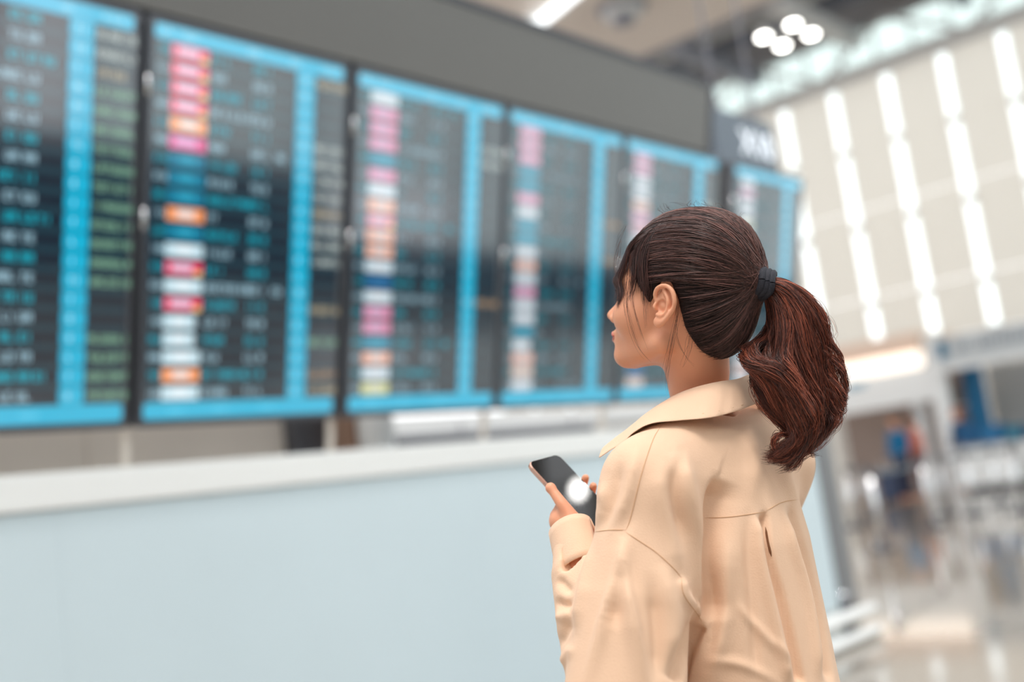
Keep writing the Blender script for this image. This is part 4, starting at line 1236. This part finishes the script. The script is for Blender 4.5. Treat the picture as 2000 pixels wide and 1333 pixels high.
for g, n, sp, wv in PT_:
    G0 = np.array(pg(g))
    big = n > 100
    subs = 9 if big else 3
    for j in range(subs):
        o_ = rng.normal(0, 1, 3); o_ = o_ / np.linalg.norm(o_) * sp * 0.95 * rng.random() ** 0.5
        prof = np.interp(np.linspace(0, 1, len(G0)), [0, 0.2, 0.72, 1], [0.45, 0.95, 1.05, 0.35] if g[0] is S0 else [0.6, 1, 1.2, 1.5])
        G1 = G0 + o_[None] * prof[:, None] + rng.normal(0, sp * 0.12, G0.shape) * np.linspace(0, 1, len(G0))[:, None]
        tone = rng.uniform(0.35, 1.25)
        hi_ = np.array(AU) * tone + np.array([0.02, 0.012, 0.012])
        parts.append(bunch(G1, int(n * 2.3 / subs), sp * (0.36 if big else 0.6), (0.00018, 0.00042), 30, wv * 1.3, 5.0, dark=(0.042, 0.016, 0.014), red=tuple(hi_), amt=0.95, tip=0.3, lenvar=0.14 if big else 0.22, sp_prof=[0.6, 1.0, 1.0, 0.4]))
# fly-away curls along the outer edge
for k in range(34):
    x0 = rnd.uniform(1575, 1612); y0 = rnd.uniform(600, 800)
    r_ = rnd.uniform(10, 30)
    g = [(x0, y0, 0), (x0 + r_ * 0.9, y0 + r_ * 0.7, 0), (x0 + r_ * 1.25, y0 + r_ * 1.7, 0), (x0 + r_ * 0.8, y0 + r_ * 2.5, 0), (x0 + r_ * rnd.uniform(0.0, 1.2), y0 + r_ * 3.0, 0)]
    g = [(min(a_, 1648), b_, c_) for a_, b_, c_ in g]
    parts.append(bunch(pg(g, rnd.uniform(-.02, .02)), rnd.randint(3, 10), 0.003, (0.00012, 0.0003), 20, 0.0005, 4.0, dark=(0.04, 0.014, 0.01), red=AU, amt=0.9, tip=0.2, lenvar=0.3))
pony = gather('ponytail', parts, hairo, 'long wavy reddish brown ponytail')
# solid core so that the tail is not see-through
# hair tie
tax = _n(at(1510, 560, TD) - at(1470, 545, TD))
ta = _n(np.cross(tax, [0, 0, 1])); tb_ = np.cross(tax, ta)
m = MB()
for o_ in (-0.006, 0.001, 0.007):
    ring = [TIE + tax * (0.004 + o_ + 0.002 * sin(3 * a)) + (ta * cos(a) + tb_ * sin(a)) * 0.0180 for a in np.linspace(0, 2 * pi, 29)]
    m.tube(ring, 0.0062, 8, cap=False)
m.build('hair_tie', mat('black_elastic', (40, 42, 52), 0.7, bump=0.2, bscale=500), hairo, True)
# ------------------------------------------------------------------ round ceiling lamp mirrored in the phone
_cen = pp(PW * 0.62, PHH * 0.50, 0.0006)
_in = _n(_cen - CAM)
_rf = _in - 2 * (_in @ pn) * pn
_ld = _cen + _rf * ((9.2 - _cen[2]) / _rf[2])
rl = root('pendant_lamp', (_ld[0], _ld[1], 9.2), 'round pendant lamp high in the hall above the traveller', 'lamp')
MB().cyl(_ld + [0, 0, 0.22], _ld, 0.07, 24, 0.13).build('shade', M_beam, rl, True)
MB().cyl(_ld, _ld - [0, 0, 0.02], 0.10, 24).build('bulb', mat('pendant_glow', (255, 255, 255), emit=(255, 253, 248), estr=60), rl, True)
MB().cyl(_ld + [0, 0, 0.2], (_ld[0], _ld[1], 13.0), 0.015, 8).build('cord', M_black, rl)

# ------------------------------------------------------------------ low guard rail by the partition's end
gr = root('guard_rail', (-3.46, 6.6, 0), 'low double chrome guard rail near the partition end', 'rail')
for z in (0.045, 0.185):
    MB().tube([(-3.46, 4.2, z), (-3.46, 7.22, z), (-3.46, 7.26, z)], [0.04, 0.04, 0.026], 14).build('rail', mat('white_metal', (240, 243, 245), 0.2), gr, True)
for y in (4.6, 5.8, 6.95):
    MB().cyl((-3.52, y, 0), (-3.52, y, 0.3), 0.028, 12).build('post', M_bezel, gr, True)
    MB().cyl((-3.52, y, 0.3), (-3.52, y, 0.33), 0.034, 12).build('post_cap', M_chrome, gr, True)
    MB().cyl((-3.52, y, 0), (-3.52, y, 0.012), 0.07, 16).build('foot_plate', M_chrome, gr, True)

# ------------------------------------------------------------------ kiosk and shop at the far end
KY = 28.0
def kp(px, py, y=KY):
    return ony(px, py, y)
def slabk(name, x0, y0, x1, y1, m_, parent, yy=KY, dep=0.3, bev=0.01):
    a, b = kp(x0, y0, yy), kp(x1, y1, yy)
    return box(name, (min(a[0], b[0]), yy, min(a[2], b[2])), (max(a[0], b[0]), yy + dep, max(a[2], b[2])), m_, parent, bev)
xl = kp(1560, 760)[0]; xr = kp(1812, 735)[0]; zt = kp(1812, 690)[2]
ks = root('kiosk', ((xl + xr) / 2, KY + 1, 0), 'white kiosk with a glowing warm light strip under a peach soffit', 'kiosk')
zl0, zl1 = kp(1740, 732)[2], kp(1740, 694)[2]
box('soffit_panel', (xl, KY - 0.3, zl1), (xr, KY + 2.5, zl1 + 0.45), M_peach, ks)
box('light_strip', (xl, KY - 0.1, zl0 + 0.04), (xr - 0.05, KY + 0.1, zl1 - 0.01), M_warm, ks, bev=0.06)
box('front_board', (xl, KY, kp(1740, 795)[2]), (xr, KY + 0.2, zl0 + 0.03), M_white, ks)
pa = kp(1822, 760)
box('corner_pillar', (pa[0] - 0.02, KY - 0.1, 0), (pa[0] + 0.32, KY + 0.25, zl1 + 0.3), M_white, ks)
box('back_wall', (xl, KY + 2.3, 0), (xr, KY + 2.5, zl1), M_brown, ks)
bd = kp(1675, 752); box('name_plate', (bd[0] - 0.3, KY - 0.02, bd[2] - 0.1), (bd[0] + 0.2, KY, bd[2] + 0.1), mat('pale_blue_plate', (150, 185, 205), 0.5), ks)
ca = kp(1775, 800); box('hanging_post', (ca[0] - 0.12, KY + 0.5, 0), (ca[0] + 0.12, KY + 0.7, zl0), M_white, ks)
# shop
sx0 = max(kp(1815, 690)[0], pa[0] + 0.34); sx1 = sx0 + 9
z0, z1 = kp(1900, 708)[2], kp(1900, 650)[2]
sh = root('shop', ((sx0 + sx1) / 2, KY + 1, 0), 'far shop front with pale sign band, teal square and blue column', 'shop')
box('sign_band', (sx0, KY - 0.2, z0), (sx1, KY + 0.1, z1), mat('pale_sign', (196, 202, 206), 0.5), sh)
a, b = kp(1812, 672, KY - 0.2), kp(1836, 702, KY - 0.2)
b = b + [sx0 + 0.02 - a[0], 0, 0]; a = a + [sx0 + 0.02 - a[0], 0, 0]
box('teal_square', (a[0], KY - 0.24, b[2]), (b[0], KY - 0.2, a[2]), M_teal, sh)
m = MB(); r3 = random.Random(3)
xx = sx0 + 0.55
while xx < sx0 + 7:
    w = r3.uniform(0.07, 0.14); h = r3.uniform(0.12, 0.22); zc = (z0 + z1) / 2 + 0.06
    m.box((xx, KY - 0.225, zc - h / 2), (xx + 0.035, KY - 0.2, zc + h / 2)); m.box((xx, KY - 0.225, zc + h / 2 - 0.03), (xx + w, KY - 0.2, zc + h / 2))
    xx += w + 0.06 + (0.2 if r3.random() < 0.15 else 0)
m.build('sign_letters', mat('slate_letters', (96, 118, 140), 0.6), sh)['kind'] = 'stuff'
box('sign_ledge', (sx0, KY - 0.3, z0 - 0.12), (sx1, KY + 0.1, z0), M_white, sh)
box('shop_back', (sx0, KY + 3.0, 0), (sx1, KY + 3.2, z0), mat('shop_grey', (178, 182, 184), 0.6), sh)
a = kp(1900, 770, KY + 0.8); box('blue_column', (a[0] - 0.2, KY + 0.8, 0), (a[0] + 0.22, KY + 1.15, z0), M_blue, sh)
a = kp(1850, 770, KY + 1.5); box('display_shelf', (a[0] - 0.55, KY + 1.8, 0), (a[0] + 0.45, KY + 2.2, 2.6), mat('beige_shelf', (120, 110, 104), 0.7), sh)
for k in range(4):
    box('shelf_board', (a[0] - 0.55, KY + 1.6, 0.5 + 0.5 * k), (a[0] + 0.45, KY + 1.8, 0.54 + 0.5 * k), M_white, sh)
# counters in front of the shop
for k, (x0, x1, m_) in enumerate(((1868, 1990, 0), (1990, 2120, 0))):
    a, b = kp(x0, 880, 26.0), kp(x1, 860, 26.0)
    c_ = root('shop_counter', ((a[0] + b[0]) / 2, 26.2, 0), ('white far counter carrying blue boxes before the shop', 'white far counter at the right picture edge before the shop')[k], 'counter')
    box('counter_body', (a[0], 26.0, 0.12), (b[0] - 0.15, 26.7, 0.98), M_white, c_)
    box('counter_top', (a[0] - 0.05, 25.95, 0.98), (b[0] - 0.1, 26.75, 1.03), mat('grey_top', (150, 155, 162), 0.4), c_)
    box('plinth', (a[0] + 0.05, 26.1, 0), (b[0] - 0.1, 26.6, 0.12), M_dark, c_)
    if k == 0:
        L_ = ['tall blue box', 'wide blue box', 'short teal box', 'small dark blue box', 'pale grey box']
        xx = a[0] + 0.12
        for j, (w, h, col) in enumerate(((0.3, 0.45, (22, 92, 140)), (0.5, 0.36, (30, 108, 158)), (0.34, 0.26, (20, 120, 150)), (0.25, 0.22, (30, 60, 110)), (0.3, 0.4, (170, 178, 186)))):
            bx_ = root('carton', (xx + w / 2, 26.3, 1.03), L_[j] + ' standing on the far white counter', 'box', 'boxes on the far counter')
            box('carton_body', (xx, 26.15, 1.03), (xx + w, 26.5, 1.03 + h), mat('carton_%d' % j, col, 0.6), bx_)
            box('carton_lid', (xx - 0.01, 26.14, 1.03 + h), (xx + w + 0.01, 26.51, 1.06 + h), mat('carton_%d' % j, col, 0.6), bx_)
            xx += w + 0.08

# queue posts with belts
QP = [(1672, 1030), (1702, 1012), (1725, 1075), (1822, 1030), (1850, 1005), (1905, 1005), (1955, 985), (1995, 1000)]
pts = [onz(x, y, 0) for x, y in QP]
names = ['nearest the partition end', 'second from the partition end', 'standing nearest the camera in the row', 'beside the standing travellers', 'before the white corner pillar', 'below the blue column', 'before the white counter', 'at the right picture edge']
for k, p in enumerate(pts):
    q = root('queue_post', tuple(p), 'chrome queue barrier post ' + names[k], 'post', 'queue barrier posts in the hall')
    MB().cyl(p, p + [0, 0, 0.03], 0.17, 24).build('base', M_dark, q, True)
    MB().cyl(p + [0, 0, 0.03], p + [0, 0, 0.92], 0.032, 14).build('pole', M_chrome, q, True)
    MB().cyl(p + [0, 0, 0.92], p + [0, 0, 0.99], 0.042, 14).build('belt_head', M_dark, q, True)
    if k < len(pts) - 1 and k != 3:
        r_ = pts[k + 1]; d_ = _n(r_ - p); s_ = np.array([-d_[1], d_[0], 0]) * 0.003
        lo_, hi_ = p + d_ * 0.05, r_ - d_ * 0.05
        n_ = 7; v = []
        for j in range(n_):
            t_ = j / (n_ - 1); c_ = lo_ + (hi_ - lo_) * t_; sag = -0.05 * sin(pi * t_)
            for z in (0.93 + sag, 0.98 + sag):
                v += [c_ + s_ + [0, 0, z], c_ - s_ + [0, 0, z]]
        f = []
        for j in range(n_ - 1):
            o_ = j * 4; e_ = o_ + 4
            f += [(o_, e_, e_ + 2, o_ + 2), (o_ + 1, o_ + 3, e_ + 3, e_ + 1), (o_, o_ + 1, e_ + 1, e_), (o_ + 2, e_ + 2, e_ + 3, o_ + 3)]
        mk('belt', v, f, mat('slate_belt', (110, 122, 132), 0.7), q)

# ------------------------------------------------------------------ far travellers
def traveller(px, py, yy, h, face, top, legs, hairc, label, bag=None):
    p = onz(px, py, 0) if yy is None else np.array([kp(px, py, yy)[0], yy, 0.0])
    k = h / 1.7
    F_ = np.array([cos(face), sin(face), 0]); L_ = np.array([-F_[1], F_[0], 0])
    def w(f_, l_, u_):
        return p + (F_ * f_ + L_ * l_) * k + np.array([0, 0, u_ * k])
    T_ = root('person', tuple(p), label, 'person')
    arms = [[w(0, .17 * s_, 1.38), w(-.02, .22 * s_, 1.12), w(.12, .20 * s_, .95)] for s_ in (1, -1)]
    def skin(P):
        d = s_ell(P, w(0.01, 0, 1.60), (0.10 * k, 0.085 * k, 0.12 * k))
        d = smin(d, s_cone(P, w(-.01, 0, 1.40), w(0, 0, 1.55), .055 * k, .05 * k), .02)
        d = smin(d, s_ell(P, w(.10, 0, 1.585), (.02, .02, .025)), .02)
        d = smin(d, s_cone(P, w(0, 0, 1.3), w(0, 0, .95), .11 * k, .11 * k), .05)
        for a in arms:
            d = smin(d, s_path(P, a, [.045 * k, .038 * k, .028 * k]), .02)
            d = smin(d, s_cone(P, a[2], a[2] + (F_ * .07 + [0, 0, -.03]) * k, .03 * k, .02 * k), .01)
        for s_ in (1, -1):
            d = smin(d, s_path(P, [w(0, .09 * s_, .92), w(.01, .09 * s_, .5), w(-.02, .09 * s_, .07)], [.085 * k, .055 * k, .035 * k]), .03)
            d = smin(d, s_cone(P, w(-.03, .09 * s_, .04), w(.15, .1 * s_, .032), .036 * k, .03 * k), .02)
        return d
    def cl_top(P):
        d = s_cone(P, w(0, 0, 1.28), w(0, 0, .92), .15 * k, .155 * k)
        d = smin(d, s_cone(P, w(0, .15, 1.37), w(0, -.15, 1.37), .065 * k, .065 * k), .06)
        for a in arms:
            d = smin(d, s_path(P, a, [.065 * k, .058 * k, .045 * k]), .02)
        return d
    def cl_leg(P):
        d = s_cone(P, w(0, 0, .98), w(0, 0, .86), .14 * k, .145 * k)
        for s_ in (1, -1):
            d = smin(d, s_path(P, [w(0, .085 * s_, .9), w(.01, .09 * s_, .5), w(-.02, .09 * s_, .1)], [.105 * k, .08 * k, .065 * k]), .03)
        return d
    def hr(P):
        d = s_ell(P, w(-.015, 0, 1.625), (.115 * k, .10 * k, .125 * k))
        return smax(d, (P - np.asarray(w(.045, 0, 1.6), np.float32)) @ F_.astype(np.float32) - 0.6 * (P[..., 2] - w(0, 0, 1.6)[2]), .02)
    lo = p + [-.5, -.5, 0]; hi = p + [.5, .5, h + .1]
    for nm, fn, mm in (('body', skin, SKIN), ('top', cl_top, top), ('trousers', cl_leg, legs), ('hair', hr, hairc)):
        v, f = nets(fn, lo - [0, 0, .03], hi, .022)
        mk(nm, relax(v, f, 1), f, mm, T_, True)
    return T_
HB = mat('far_dark_hair', (40, 30, 30), 0.6)
traveller(1757, 885, 25.6, 1.88, radians(250), mat('far_teal_top', (10, 104, 150), .8), mat('far_navy', (36, 42, 66), .8), HB, 'distant traveller in a teal top and navy trousers')
traveller(1793, 885, 26.2, 1.86, radians(200), mat('far_coral_top', (222, 132, 110), .8), mat('far_maroon', (112, 62, 66), .8), HB, 'distant traveller in a coral top')
traveller(1872, 830, 27.3, 1.9, radians(240), mat('far_blue_shirt', (28, 78, 120), .8), mat('far_navy'), mat('far_brown_hair', (140, 80, 60), .6), 'distant clerk in a blue shirt behind the white counter')
# suitcase beside the travellers
sp = onz(1742, 985, 0)
su = root('suitcase', tuple(sp), 'dark blue wheeled suitcase beside the distant travellers', 'suitcase')
box('shell', sp + [-.2, -.13, .06], sp + [.2, .13, .68], mat('navy_shell', (34, 50, 82), .4), su, bev=.05)
for a in (-.15, .15):
    MB().cyl(sp + [a, -.02, .035], sp + [a, .02, .035], .035, 12).build('wheel', M_black, su, True)
    MB().cyl(sp + [a * .6, .05, .66], sp + [a * .6, .05, .95], .01, 8).build('handle_tube', M_chrome, su)
MB().cyl(sp + [-.1, .05, .95], sp + [.1, .05, .95], .015, 8).build('handle', M_black, su)
